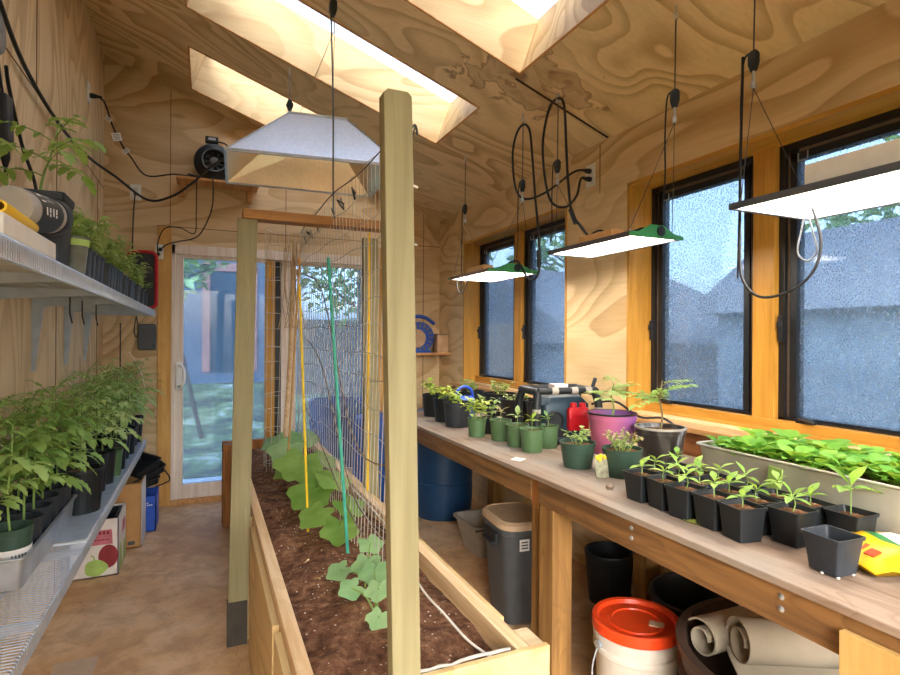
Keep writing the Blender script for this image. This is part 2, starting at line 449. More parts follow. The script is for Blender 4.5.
# ------------------------------------------------------------------ camera
CAM_H = 1.40
TH = math.atan(244 / 552.0)
cam = bpy.data.cameras.new('camera'); camo = bpy.data.objects.new('camera', cam); COL.objects.link(camo)
cam.sensor_width = 36; cam.lens = 36 * 552 / 900; cam.clip_start = .02; cam.clip_end = 300
camo.location = (0, 0, CAM_H)
Rz = Matrix.Rotation(-TH, 4, 'Z') @ Matrix.Rotation(PI / 2, 4, 'X') @ Matrix.Rotation(.006, 4, 'Z')
camo.rotation_euler = Rz.to_euler()
scene.camera = camo
vs = scene.view_settings
vs.view_transform = 'Standard'; vs.look = 'None'; vs.gamma = 1; vs.use_curve_mapping = False; vs.exposure = EXPOSURE

# ------------------------------------------------------------------ room shell
XL, XR, YF, YB = -.746, 2.137, -1.0, 5.10
def ceil_z(x): return 3.6 - .359 * (x + .746)
NX, NZ = .338, .941
b = MB().box(XL - .12, XR + .25, YF - .1, YB + .1, -.12, 0); struct(b.build('floor', M['concrete'], flat=True))
b = MB().box(XL - .12, XL, YF - .1, YB + .12, 0, 3.95); struct(b.build('wall_left', M['ply_wall'], flat=True))
b = MB(); b.box(XL - .12, -.60, YF - .12, YF, 0, 3.95); b.box(1.95, XR + .25, YF - .12, YF, 0, 3.95); b.box(-.60, 1.95, YF - .12, YF, 2.32, 3.95); b.box(-.60, 1.95, YF - .12, YF, 0, .05)
struct(b.build('wall_front', M['ply_wall'], flat=True))
DX0, DX1, DZ = -.262, 1.471, 2.155
b = MB()
b.box(XL - .12, DX0, YB, YB + .12, 0, 3.95); b.box(DX1, XR + .22, YB, YB + .12, 0, 3.3); b.box(DX0, DX1, YB, YB + .12, DZ, 3.9)
struct(b.build('wall_back', M['ply_back'], flat=True))
WZ0, WZ1 = 1.0, 2.262
WIN = [(2.965, 4.535), (.845, 2.406)]
b = MB(); x0, x1 = XR, XR + .24
b.box(x0, x1, YF - .1, YB + .12, 0, WZ0); b.box(x0, x1, YF - .1, YB + .12, WZ1, 3.0)
ys = [YF - .1, .845, 2.406, 2.965, 4.535, YB + .12]
for i in (0, 2, 4): b.box(x0, x1, ys[i], ys[i + 1], WZ0, WZ1)
struct(b.build('wall_right', M['ply_right'], flat=True))
# ceiling with five skylight wells
OPEN = [(-.535, .16), (.64, 1.335), (1.815, 2.51), (2.985, 3.668), (4.16, 4.86)]
xs = [XL - .1, -.118, 1.503, XR + .24]; ysb = [YF - .1]
for a, c in OPEN: ysb += [a, c]
ysb.append(YB + .12)
b = MB(); H = .33
def cp(x, y, h=0): return V(x + NX * h, y, ceil_z(x) + NZ * h)
for i in range(3):
    for j in range(len(ysb) - 1):
        if i == 1 and j % 2 == 1: continue
        q = [cp(xs[i], ysb[j]), cp(xs[i + 1], ysb[j]), cp(xs[i + 1], ysb[j + 1]), cp(xs[i], ysb[j + 1])]
        b.quad(*q[::-1]); b.quad(*[p + V(NX, 0, NZ) * H for p in q], mi=0)
for a, c in OPEN:
    x0, x1 = xs[1], xs[2]
    P4 = [(x0, a), (x1, a), (x1, c), (x0, c)]
    for k in range(4):
        p, q = P4[k], P4[(k + 1) % 4]
        b.quad(cp(*p), cp(*q), cp(*q, H), cp(*p, H), mi=1)
struct(b.build('ceiling', [M['ply_ceil'], M['shaft']], flat=True))
for n, (a, c) in enumerate(OPEN):
    x0, x1 = xs[1], xs[2]
    w = struct(MB().prism([cp(x0 - .03, a - .03, H), cp(x1 + .03, a - .03, H), cp(x1 + .03, c + .03, H), cp(x0 - .03, c + .03, H)], V(NX, 0, NZ) * .012).build('window_%d' % (n + 3), M['skypane'], flat=True))
# thin edge strips round the wells (lighter ply edge) and panel joints
tn = [0]
def trim(mb, mat, **k):
    tn[0] += 1; return struct(mb.build('trim_%d' % tn[0], mat, **k))
b = MB()
for a, c in OPEN:
    x0, x1 = xs[1], xs[2]; e = .012
    for (p, q) in (((x0, a), (x1, a)), ((x1, a), (x1, c)), ((x1, c), (x0, c)), ((x0, c), (x0, a))):
        b.bar(cp(*p, -.002), cp(*q, -.002), e, .006, up=(NX, 0, NZ))
trim(b, M['sill'], flat=True)
b = MB()
b.bar(cp(XL, 2.56, -.001), cp(-.12, 2.56, -.001), .006, .003, up=(NX, 0, NZ))
b.box(XL, XL + .003, YF, YB, 2.556, 2.560); b.box(XL, XL + .003, 3.20, 3.206, 2.56, 3.6)
b.box(XL, XL + .003, 2.38, 2.385, 0, 2.56); b.box(XL, XL + .003, 3.60, 3.605, 0, 2.56); b.box(XL, XL + .003, 4.82, 4.825, 0, 2.56)
b.box(-.278, -.273, YB - .003, YB, 2.3, 3.43); b.box(.643, .649, YB - .003, YB, 2.155, 3.09); b.box(1.96, 1.965, YB - .003, YB, 0, 2.62)
b.box(DX0 - .11, 2.137, YB - .003, YB, 2.30, 2.305)
b.box(XR - .003, XR, 2.64, 2.644, 2.262, 2.55)
trim(b, M['seam'], flat=True)
b = MB(); b.bar(cp(1.51, 2.565, -.001), cp(2.13, 2.565, -.001), .014, .004, up=(NX, 0, NZ)); trim(b, M['gap'], flat=True)
b = MB(); b.box(DX0 - .10, DX0, YB - .022, YB, 0, 2.29); b.box(DX1, DX1 + .10, YB - .022, YB, 0, 2.25)
trim(b, M['casing'], bevel=.003)
# ------------------------------------------------------------------ windows
for wi, (ya, yb) in enumerate(WIN):
    w = bpy.data.objects.new('window_%d' % (wi + 1), None); COL.objects.link(w); w.location = (2.29, (ya + yb) / 2, WZ0); struct(w)
    ym = (ya + yb) / 2 + (.0 if wi == 0 else .055)
    if wi == 0: ym = 3.795
    b = MB(); t = .02
    b.box(XR - .004, 2.30, ya, ya + t, WZ0, WZ1); b.box(XR - .004, 2.30, yb - t, yb, WZ0, WZ1); b.box(2.262, 2.36, ym - .052, ym + .052, WZ0, WZ1)
    b.build('window_jamb', M['lam'], w, world=True, flat=True, bevel=.002)
    b = MB(); b.box(XR - .004, 2.30, ya, yb, WZ1 - t, WZ1)
    b.build('window_head', M['lam_h'], w, world=True, flat=True)
    b = MB(); b.box(2.25, 2.36, ya, yb, WZ0 - .005, WZ0 + .052); b.box(2.235, 2.25, ya, yb, WZ0 - .005, WZ0 + .012)
    b.build('window_rail', M['lam_h'], w, world=True, flat=True, bevel=.003)
    b = MB(); b.box(2.03, 2.30, ya - .05, yb + .05, .968, .994)
    b.build('window_sill', M['sill'], w, world=True, flat=True, bevel=.004)
    b = MB(); b.box(2.045, XR, ya - .05, yb + .05, .862, .967)
    b.build('window_apron', M['sillface'], w, world=True, flat=True)
    for (a, c) in ((ya + t, ym - .052), (ym + .052, yb - t)):
        f = MB(); z0, z1 = WZ0 + .052, WZ1 - t
        for (d0, d1, xx0, xx1) in ((0, .028, 2.292, 2.35), (.045, .075, 2.30, 2.35)):
            f.box(xx0, xx1, a + d0, a + d1, z0, z1); f.box(xx0, xx1, c - d1, c - d0, z0, z1)
            f.box(xx0, xx1, a + d0, c - d0, z1 - d1, z1 - d0); f.box(xx0, xx1, a + d0, c - d0, z0 + d0 * .3, z0 + .012 + d0 * .1)
        fr = f.build('sash_frame', M['black_frame'], w, world=True, flat=True)
        f = MB(); f.box(2.31, 2.35, a + .028, a + .045, z0, z1); f.box(2.31, 2.35, c - .045, c - .028, z0, z1); f.box(2.31, 2.35, a, c, z1 - .045, z1 - .028)
        f.build('sash_liner', M['brown_frame'], w, world=True, flat=True)
        MB().quad((2.322, a + .06, z0), (2.322, c - .06, z0), (2.322, c - .06, z1 - .06), (2.322, a + .06, z1 - .06)).build('insect_screen', M['screen'], w, world=True, flat=True)
        MB().box(2.352, 2.358, a, c, z0, z1).build('window_pane', M['pane'], w, world=True, flat=True)
        l = MB()
        l.box(2.268, 2.292, c - .012 - .02, c - .012, z0 + .34, z0 + .45); l.box(2.255, 2.275, c - .028, c - .016, z0 + .40, z0 + .425)
        l.build('window_latch', M['black_frame'], w, world=True, flat=True, bevel=.003)
        l = MB(); l.box(2.256, 2.285, c - .17, c - .10, z0 - .018, z0 + .02); l.tube([(2.26, c - .12, z0 + .01), (2.245, c - .13, z0 + .02), (2.235, c - .20, z0 + .012)], .008, 8)
        l.build('window_crank', M['black_frame'], w, world=True, bevel=.003)
        l = MB()
        l.tube([(2.298, c - .08, z1 - .05), (2.296, c - .08, z1 - .085), (2.296, c - .12, z1 - .085), (2.298, c - .12, z1 - .05)], .003, 6)
        l.build('screen_clip', M['steel'], w, world=True)
# ------------------------------------------------------------------ sliding door
d = bpy.data.objects.new('door_1', None); COL.objects.link(d); d.location = (.6, YB, 0); struct(d)
b = MB(); b.box(DX0, DX1, YB - .02, YB + .1, 2.075, DZ); b.box(DX0, DX0 + .03, YB - .02, YB + .1, 0, DZ); b.box(DX1 - .03, DX1, YB - .02, YB + .1, 0, DZ)
b.build('door_frame', M['white_wood'], d, world=True, flat=True, bevel=.004)
b = MB(); b.box(DX0, DX1, YB - .03, YB + .1, 0, .045); b.build('door_sill', M['sill'], d, world=True, flat=True, bevel=.003)
def door_panel(xa, xb, y, la, lb, ma, mb_):
    b = MB(); b.box(xa, xa + la, y - .02, y + .02, .045, 2.075); b.build('door_stile', ma, d, world=True, flat=True, bevel=.003)
    b = MB(); b.box(xb - lb, xb, y - .02, y + .02, .045, 2.075); b.build('door_stile', mb_, d, world=True, flat=True, bevel=.003)
    b = MB(); b.box(xa + la, xb - lb, y - .02, y + .02, .045, .165); b.box(xa + la, xb - lb, y - .02, y + .02, 2.045, 2.075)
    b.build('door_rail', M['white_wood'], d, world=True, flat=True, bevel=.003)
    MB().box(xa + la - .005, xb - lb + .005, y - .004, y + .004, .165, 2.05).build('door_pane', M['doorpane'], d, world=True, flat=True)
door_panel(DX0 + .028, .557, YB + .01, .062, .082, M['white_wood'], M['lam'])
door_panel(.615, DX1 - .03, YB + .06, .13, .055, M['white_wood'], M['white_wood'])
b = MB(); b.box(.557, .615, YB + .03, YB + .08, .045, 2.075); b.build('weather_strip', M['black_frame'], d, world=True, flat=True)
h = MB(); hx, hy = -.175, YB - .02
h.rloft([(.022, .012, -.11), (.024, .014, -.09), (.024, .014, .09), (.022, .012, .11)], .6, 4, (hx - .03, hy, 1.07), capb=True, capt=True)
h.tube(smooth_path([(hx - .03, hy - .01, .985), (hx - .005, hy - .05, .99), (hx + .012, hy - .06, 1.03), (hx + .012, hy - .06, 1.11), (hx - .005, hy - .05, 1.15), (hx - .03, hy - .01, 1.155)], 5), .012, 10)
h.build('door_handle', M['white'], d, world=True)
d = bpy.data.objects.new('added_fill_door', None); COL.objects.link(d); d.location = (.67, YF, 0); struct(d)  # unseen glazed door added behind the camera so daylight fills the room
b = MB()
for xa in (-.60, .64, .70, 1.90): b.box(xa, xa + .05, YF - .08, YF - .03, .05, 2.32)
b.box(-.6, 1.95, YF - .08, YF - .03, .05, .15); b.box(-.6, 1.95, YF - .08, YF - .03, 2.25, 2.32)
b.build('door_frame', M['white_wood'], d, world=True, flat=True)
MB().box(-.56, 1.92, YF - .06, YF - .055, .12, 2.28).build('door_pane', M['fillpane'], d, world=True, flat=True)
# ------------------------------------------------------------------ sky and sun
wld = bpy.data.worlds.new('world'); scene.world = wld; wld.use_nodes = True
t = wld.node_tree; t.nodes.clear()
sky = t.nodes.new('ShaderNodeTexSky'); sky.sky_type = 'NISHITA'; sky.sun_disc = False
sky.sun_elevation = math.radians(32); sky.sun_rotation = math.radians(200); sky.air_density = 1.2; sky.dust_density = 4; sky.ozone_density = 1
bg = t.nodes.new('ShaderNodeBackground'); bg.inputs[1].default_value = SKY
hs = t.nodes.new('ShaderNodeHueSaturation'); hs.inputs['Saturation'].default_value = .55
o = t.nodes.new('ShaderNodeOutputWorld'); LK(t, sky.outputs[0], hs.inputs['Color']); LK(t, hs.outputs[0], bg.inputs[0]); LK(t, bg.outputs[0], o.inputs[0])
sun = bpy.data.lights.new('sun', 'SUN'); sun.energy = SUN; sun.angle = math.radians(1.5); sun.color = (1, .94, .84)
so = bpy.data.objects.new('sun', sun); COL.objects.link(so)
so.rotation_euler = V(.90, .30, -.29).to_track_quat('-Z', 'Y').to_euler()
# ------------------------------------------------------------------ plants
PROF_T = (.45, .95, .7, 1.0, .62, .7, .3)
PROF_S = (.5, 1, .9, .5)
def compound(b, sb, base, d, L, size, rnd, pairs=3, droop=.35):
    """tomato leaf: a rachis with paired leaflets and an end leaflet"""
    base = Vector(base); d = Vector(d).normalized(); pts = [base.copy()]; p = base.copy(); dd = d.copy()
    for i in range(6):
        dd = (dd - V(0, 0, 1) * droop / 5).normalized(); p = p + dd * L / 6; pts.append(p.copy())
    sb.tube(pts, .0022, 5, r1=.001)
    side = d.cross(V(0, 0, 1)).normalized()
    for k in range(pairs):
        q = pts[2 + k + (1 if pairs < 4 and k else 0)] if 2 + k + 1 < 7 else pts[-1]
        t = (pts[min(3 + k, 6)] - pts[1 + k]).normalized()
        for s in (-1, 1):
            dirn = (t * .55 + side * s + V(0, 0, rnd.uniform(-.1, .25))).normalized()
            ls = size * rnd.uniform(.75, 1.1) * (1 - .12 * abs(k - 1))
            b.leaf(q, dirn, V(0, 0, 1), ls, ls * .44, droop * rnd.uniform(.8, 1.8), PROF_T, .25)
    b.leaf(pts[-1], dd, V(0, 0, 1), size * 1.15, size * .5, droop * 1.3, PROF_T, .25)
def tomato_mesh(seed, h, leafL, size, n=9, lean=(0, 0), pairs=3):
    rnd = random.Random(seed); b = MB(); sb = MB()
    stem = smooth_path([(0, 0, 0), (lean[0] * .3 + rnd.uniform(-.01, .01), lean[1] * .3, h * .35), (lean[0] * .7, lean[1] * .7 + rnd.uniform(-.01, .01), h * .7), (lean[0], lean[1], h)], 5)
    sb.tube(stem, .0042, 7, r1=.002)
    a = rnd.uniform(0, 6)
    for i in range(n):
        f = .34 + .66 * i / (n - 1); p = stem[min(len(stem) - 1, int(f * (len(stem) - 1)))]
        a += 2.3 + rnd.uniform(-.3, .3); el = .3 + .75 * f * rnd.uniform(.6, 1.1)
        d = V(math.cos(a) * math.cos(el), math.sin(a) * math.cos(el), math.sin(el))
        k = 1.0 if f < .8 else .7
        compound(b, sb, p, d, leafL * k * rnd.uniform(.8, 1.15), size * k, rnd, pairs, .35 + .45 * (1 - f * .5))
    return b, sb
def seedling_mesh(seed, h, size, n=5, spread=1.0):
    rnd = random.Random(seed); b = MB(); sb = MB()
    sb.tube(smooth_path([(0, 0, 0), (rnd.uniform(-.006, .006), rnd.uniform(-.006, .006), h * .5), (0, 0, h)], 4), .0018, 6, r1=.0012)
    a = rnd.uniform(0, 6)
    for i in range(n):
        a += 2.4; el = rnd.uniform(.1, .5) if i < n - 2 else rnd.uniform(.7, 1.1)
        d = V(math.cos(a) * math.cos(el), math.sin(a) * math.cos(el), math.sin(el))
        s = size * rnd.uniform(.8, 1.2)
        b.leaf((0, 0, h * (.75 + .25 * i / n)), d, V(0, 0, 1), s * spread, s * .42, .5, PROF_S, .3)
    return b, sb
def bushy_mesh(seed, h, r, size, n=40, up=.5, stems=5):
    rnd = random.Random(seed); b = MB(); sb = MB()
    for k in range(stems):
        a = rnd.uniform(0, 6.28); rr = r * rnd.uniform(.3, 1)
        top = V(math.cos(a) * rr, math.sin(a) * rr, h * rnd.uniform(.55, 1)); base = V(top.x * .3, top.y * .3, 0)
        path = smooth_path([base, (base + top) / 2 + V(0, 0, h * .1), top], 5); sb.tube(path, .0018, 5, r1=.001)
        for i in range(n // stems):
            p = path[rnd.randrange(3, len(path))]; aa = rnd.uniform(0, 6.28); el = rnd.uniform(-.1, up + .3)
            d = V(math.cos(aa) * math.cos(el), math.sin(aa) * math.cos(el), math.sin(el)); s = size * rnd.uniform(.7, 1.2)
            b.leaf(p, d, V(0, 0, 1), s, s * .62, rnd.uniform(.2, .9), PROF_S, .25)
    return b, sb
def wallclamp(p, lim=.045):
    for b in p:
        for v in b.v:
            if v.x < -.01: v.x = -.01 - lim * (1 - math.exp((v.x + .01) / lim))
    return p
def shift(b, z, k=1):
    for v in b.v: v.z += z
    return b
def round_pot(rt, rb, h, ribs=0, mat=None, lip=.006):
    b = MB(); w = .003
    b.lathe([(0, 0), (rb, 0), (rb + (rt - rb) * .82, h * .82), (rt - .002, h * .86), (rt, h * .865), (rt + .001, h * .97), (rt + lip * .4, h), (rt - w, h), (rt - w * 2, h * .86), (rb, .012), (0, .012)], 28)
    return b
def ribbed_pot(rt, rb, h):
    b = MB(); n = 72; o = 0
    prof = [(rb, 0, 1), (rb + (rt - rb) * .45, h * .45, 1), (rb + (rt - rb) * .86, h * .86, 1), (rt, h * .9, 0), (rt + .002, h * .98, 0), (rt, h, 0), (rt - .005, h, 0), (rb, .012, 0)]
    for r, z, k in prof:
        for j in range(n):
            rr = r * (1 - (.022 if (k and j % 3 == 0) else 0)); a = 2 * PI * j / n
            b.v.append(V(rr * math.cos(a), rr * math.sin(a), z))
    for i in range(len(prof) - 1):
        for j in range(n):
            k = (j + 1) % n; b.f.append([i * n + j, i * n + k, (i + 1) * n + k, (i + 1) * n + j]); b.m.append(0)
    b.f.append(list(range(n))[::-1]); b.m.append(0); e = (len(prof) - 1) * n; b.f.append([e + j for j in range(n)]); b.m.append(0)
    return b
def square_pot(wt, wb, h):
    t = .003
    return MB().rloft([(wb / 2, wb / 2, 0), (wt / 2 - .003, wt / 2 - .003, h * .9), (wt / 2, wt / 2, h * .91), (wt / 2 + .001, wt / 2 + .001, h), (wt / 2 - t, wt / 2 - t, h), (wt / 2 - t - .003, wt / 2 - t - .003, h * .88), (wb / 2 - t, wb / 2 - t, .01)], .16, 4, capb=True, capt=True)
def soil_disc(r, z, seed=1, sq=False):
    b = MB(); rnd = random.Random(seed); n = 20; rings = 4
    b.v.append(V(0, 0, z + .004))
    for i in range(1, rings + 1):
        for j in range(n):
            a = 2 * PI * j / n; rr = r * i / rings
            if sq:
                c, s_ = math.cos(a), math.sin(a); k = 1 / max(abs(c), abs(s_)) ; k = min(k, 1.30); rr *= k
            b.v.append(V(rr * math.cos(a), rr * math.sin(a), z + rnd.uniform(-.003, .004) * (i < rings)))
    for j in range(n): b.f.append([0, 1 + j, 1 + (j + 1) % n]); b.m.append(0)
    for i in range(rings - 1):
        for j in range(n):
            k = (j + 1) % n; b.f.append([1 + i * n + j, 1 + (i + 1) * n + j, 1 + (i + 1) * n + k, 1 + i * n + k]); b.m.append(0)
    return b
PROTO = {}
def potted(key, name, label, cat, loc, pot, potmat, soil, plant=None, leafm=None, stemm=None, group=None, rz=0, sc=1, extra=None):
    """pot = ('round', rt, rb, h) etc; soil = depth below rim; plant = callable -> (foliage, stem)"""
    if key in PROTO:
        return dup(PROTO[key], loc, rz, label, group, sc)
    t = thing(name, label, cat, loc, rz, group); t.scale = (sc, sc, sc)
    kind, a, b_, h = pot
    pb = {'round': lambda: round_pot(a, b_, h), 'ribbed': lambda: ribbed_pot(a, b_, h), 'square': lambda: square_pot(a, b_, h)}[kind]()
    pb.build('pot', potmat, t)
    if soil is not None:
        z = h - soil; f = z / h
        if kind == 'square': soil_disc((b_ + (a - b_) * f) / 2 - .005, z, 3, True).build('soil', M['soil'], t)
        else: soil_disc(b_ + (a - b_) * f - .005, z, 3).build('soil', M['soil'], t)
        if plant:
            fo, st = plant()
            shift(st, z); shift(fo, z)
            st.build('stem', stemm or M['stem'], t); fo.build('foliage', leafm or M['tomato'], t)
    if extra: extra(t)
    PROTO[key] = t
    return t

# ------------------------------------------------------------------ wire shelves on the left wall
def wire_shelf(label, x0, x1, y0, y1, z, lip, pitch, arms):
    t = thing('wire_shelf', label, 'wire shelf', (x0, (y0 + y1) / 2, z))
    b = MB(); r = .0017; y = y0
    while y <= y1:
        b.tube([(x0, y, z - r), (x1 - .004, y, z - r), (x1, y, z - .006), (x1, y, z - lip)], r, 4, caps=False); y += pitch
    b.build('deck_wires', M['zinc'], t, world=True)
    b = MB()
    for xx, zz, rr in ((x0 + .01, z - .006, .003), (x0 + (x1 - x0) * .5, z - .006, .003), (x1 - .003, z - lip, .0035), (x1 - .003, z - .008, .003)):
        b.tube([(xx, y0, zz), (xx, y1, zz)], rr, 6)
    b.build('long_rods', M['zinc'], t, world=True)
    for ya in arms:
        b = MB(); b.prism([(x0 - .0, ya - .008, z - .012), (x1 - .01, ya - .008, z - .012), (x1 - .01, ya - .008, z - .030), (x0 + .05, ya - .008, z - .055), (x0, ya - .008, z - .062)], (0, .016, 0))
        b.build('bracket_arm', M['greysteel'], t, world=True, flat=True)
    return t
SU, SL = 1.59, .58
XU, XLO = -.345, -.43
us = wire_shelf('upper galvanised wire shelf along the left wall holding small seedling pots', XL + .004, XU, .2, 4.6, SU, .047, .0145, (.75, 1.35, 1.95, 2.55, 3.15, 3.8, 4.35))
for ya in (2.55, 3.15, 3.8, 4.35):
    MB().prism([(XL + .002, ya - .012, SU - .02), (XL + .002, ya - .012, SU - .36), (XL + .012, ya - .012, SU - .36), (XL + .045, ya - .012, SU - .05)], (0, .024, 0)).build('wall_bracket', M['greysteel'], us, world=True, flat=True)
for ya in (2.75, 3.35, 3.0): MB().tube([(-.52, ya, SU - .03), (-.522, ya + .01, SU - .10), (-.515, ya + .02, SU - .14)], .003, 5).build('cable_tie', M['cable'], us, world=True)
b = MB()
b.tube(smooth_path([(-.45, 4.45, SU - .05), (-.462, 4.45, SU - .15), (-.45, 4.45, SU - .20), (-.435, 4.45, SU - .15), (-.45, 4.45, SU - .05)], 5), .004, 6)
b.build('cable_tie', M['cable'], us, world=True)
MB().box(XL + .01, XU, 4.585, 4.6, SU - .045, SU).build('end_rail', M['greysteel'], us, world=True, flat=True)
ls = wire_shelf('lower galvanised wire shelf along the left wall under the tomato pots', XL + .004, XLO, .4, 4.98, SL, .052, .0165, (.75, 1.35, 1.95, 2.55, 3.15, 3.8, 4.5))
b = MB(); b.box(-.62, XLO - .006, 2.62, 4.9, SL + .0005, SL + .002); b.build('shelf_liner', M['greysteel'], ls, world=True, flat=True)
b = MB(); b.box(XL + .01, XLO, 2.585, 2.60, SL - .004, SL + .003); b.build('joint_clip', M['whitewire'], ls, world=True, flat=True)
tag(MB().tube([(-.56, 4.72, .1), (-.6, 4.9, .62), (-.62, 5.05, 1.5)], .005, 6).build('support_cane', M['blackpl']), 'thin black cane leaning on the back wall beside the shelf end', 'cane')

# lower shelf: galvanised planter troughs and tomato pots
def trough(name, label, x0, x1, y0, y1, z, h, tap=.012, mat=None, lipw=.008):
    cx, cy = (x0 + x1) / 2, (y0 + y1) / 2; hx, hy = (x1 - x0) / 2, (y1 - y0) / 2
    t = thing(name, label, 'planter', (cx, cy, z))
    MB().rloft([(hx - tap, hy - tap, 0), (hx - .002, hy - .002, h - .01), (hx + lipw, hy + lipw, h - .004), (hx + lipw, hy + lipw, h), (hx - .004, hy - .004, h), (hx - .004, hy - .004, h - .012), (hx - tap - .002, hy - tap - .002, .006)], .22, 5, capb=True, capt=True).build('tray_body', mat or M['steel'], t)
    return t
trough('galvanised_trough', 'galvanised metal trough full of tomato pots at the near end of the lower shelf', XL + .012, -.528, 2.165, 2.935, SL + .003, .105)
TL = [(tomato_mesh, (11, .34, .17, .085, 10)), (tomato_mesh, (12, .38, .16, .08, 10)), (tomato_mesh, (13, .30, .17, .09, 9))]
gT = 'tomato plants in round black pots on the lower shelf'
k = 0
rows = [(-.588, [2.40, 2.525, 2.65, 2.775, 2.87]), (-.683, [2.235, 2.355, 2.475, 2.595, 2.715, 2.835])]
ordn = ['nearest', 'second', 'third', 'fourth', 'fifth', 'sixth', 'seventh', 'eighth', 'ninth', 'tenth', 'eleventh', 'twelfth', 'thirteenth', 'fourteenth', 'fifteenth', 'sixteenth', 'seventeenth']
for ri, (x, yl) in enumerate(rows):
    for i, y in enumerate(yl):
        v = k % 4; k += 1
        potted('tomL%d%d' % (v, ri), 'potted_tomato', '%s tomato plant from the near end in the %s row of the near trough' % (ordn[i + (1 if ri == 0 else 0)], ['aisle', 'wall'][ri]), 'potted plant', (x, y, SL + .011), ('round', .056, .044, .165 + .004 * v), M['blackpl2'], .03,
               lambda v=v, ri=ri: wallclamp(tomato_mesh(11 + v + 4 * ri, .33 + .03 * v, .15, .075, 12, (random.uniform(.0, .03), 0)), .045 if ri else .12), M['tomato'], None, gT)
def lab(t):
    pl_ = MB().lathe([(.0555, .05), (.0598, .11)], 20).build('paper_label', M['whitecard'], t)
    b = MB()
    for q in range(5): b.obox((.060 * math.cos(-.6 - q * .16), .060 * math.sin(-.6 - q * .16), .085), (.004, .004, .014), (0, 0, -.6 - q * .16))
    b.build('label_print', M['dkgrey'], pl_, flat=True)
potted('tomGreen', 'potted_tomato', 'tomato plant in a green pot with a white label in the near trough', 'potted plant', (-.590, 2.262, SL + .011), ('round', .062, .05, .175), M['dkgreenpot'], .03,
       lambda: wallclamp(tomato_mesh(31, .36, .15, .08, 9, (0, .02)), .11), M['tomato'], None, None, extra=lab)
potted('tomBig', 'potted_tomato', 'tomato plant in a large ribbed black nursery pot just beyond the metal trough', 'potted plant', (-.528, 3.045, SL + .003), ('ribbed', .093, .076, .20), M['blackpl'], .025,
       lambda: wallclamp(tomato_mesh(41, .33, .14, .08, 8), .14), M['tomato'], None, None)
potted('tomBigB', 'potted_tomato', 'tomato plant in a black nursery pot against the wall behind the large ribbed pot', 'potted plant', (-.672, 3.20, SL + .003), ('round', .06, .048, .18), M['blackpl'], .025,
       lambda: wallclamp(tomato_mesh(42, .38, .15, .08, 10)), M['tomato'], None, None)
rows = [(-.52, [3.40, 3.57, 3.92, 4.08, 4.24, 4.40, 4.56, 4.72, 4.86]), (-.66, [3.44, 3.60, 3.76, 3.92, 4.08, 4.24, 4.40, 4.56, 4.72, 4.86])]
for ri, (x, yl) in enumerate(rows):
    for i, y in enumerate(yl):
        v = k % 4; k += 1
        potted('tomF%d%d' % (v, ri), 'potted_tomato', '%s tomato plant from the near end in the %s row of the far pots' % (ordn[i + (1 if ri == 0 and i > 1 else 0)], ['aisle', 'wall'][ri]), 'potted plant', (x + .015 * ((k % 3) - 1), y, SL + .003), ('round', .066, .053, .18 + .006 * v), M['blackpl'], .025,
               lambda v=v, ri=ri: wallclamp(tomato_mesh(51 + v + 4 * ri, .31 + .035 * v, .14, .075, 12, (.02, 0)), .04 if ri else .15), M['tomato2'], None, gT)
potted('tomG2', 'potted_tomato', 'tomato plant in a green pot in the aisle row of the far pots', 'potted plant', (-.505, 3.75, SL + .003), ('round', .062, .05, .15), M['greenpot'], .02, lambda: tomato_mesh(61, .26, .14, .08, 8), M['tomato2'])

# upper shelf
t = thing('potted_tomato', 'tall tomato plant in a big square black pot on the upper shelf', 'potted plant', (-.447, 1.955, SU + .002))
square_pot(.15, .125, .215).build('pot', M['blackpl2'], t); soil_disc(.066, .195, 4, True).build('soil', M['soil'], t)
fo, st = tomato_mesh(71, .23, .15, .075, 9, (.03, .06)); shift(fo, .195).build('foliage', M['tomato'], t); shift(st, .195).build('stem', M['stem'], t)
t = thing('potted_tomato', 'tomato plant in a square black pot at the near end of the upper shelf', 'potted plant', (-.60, 1.62, SU + .002))
square_pot(.15, .125, .215).build('pot', M['blackpl2'], t); soil_disc(.066, .195, 4, True).build('soil', M['soil'], t)
fo, st = tomato_mesh(72, .10, .13, .06, 7, (.0, .02)); shift(fo, .195).build('foliage', M['tomato2'], t); shift(st, .195).build('stem', M['stem'], t)
# tipped jar, foam block, yellow handle
t = thing('plastic_jar', 'clear plastic jar with a black label and black lid lying on its side', 'jar', (-.395, 1.50, SU + .094))
ax = V(.10, 1, .10); R0 = .045
MB().lathe([(0, 0), (R0 * .95, 0), (R0, .01), (R0, .20), (R0 * .98, .215), (0, .215)], 28, axis=ax).build('jar_body', M['tubgrey'], t)
jl = MB().lathe([(R0 + .001, .045), (R0 + .001, .185)], 28, axis=ax).build('jar_label', M['blackpl'], t)
MB().lathe([(R0 * 1.03, .212), (R0 * 1.06, .215), (R0 * 1.06, .25), (R0 * 1.0, .255), (0, .255)], 28, axis=ax).build('jar_lid', M['blackpl2'], t)
b = MB(); q = V(0, 0, 1).rotation_difference(ax.normalized()).to_matrix()
def onjar(a, z): return q @ V((R0 + .002) * math.cos(a), (R0 + .002) * math.sin(a), z)
for a0, a1, z0, z1 in ((-.55, -.05, .06, .085), (-.60, -.1, .10, .104), (-.60, -.15, .115, .119), (-.6, -.12, .13, .134), (.2, .6, .07, .078), (.2, .65, .09, .098), (.2, .6, .11, .118), (.2, .65, .13, .138)):
    b.quad(onjar(a0 - .5, z0), onjar(a1 - .5, z0), onjar(a1 - .5, z1), onjar(a0 - .5, z1))
b.build('label_print', M['white'], jl, flat=True)
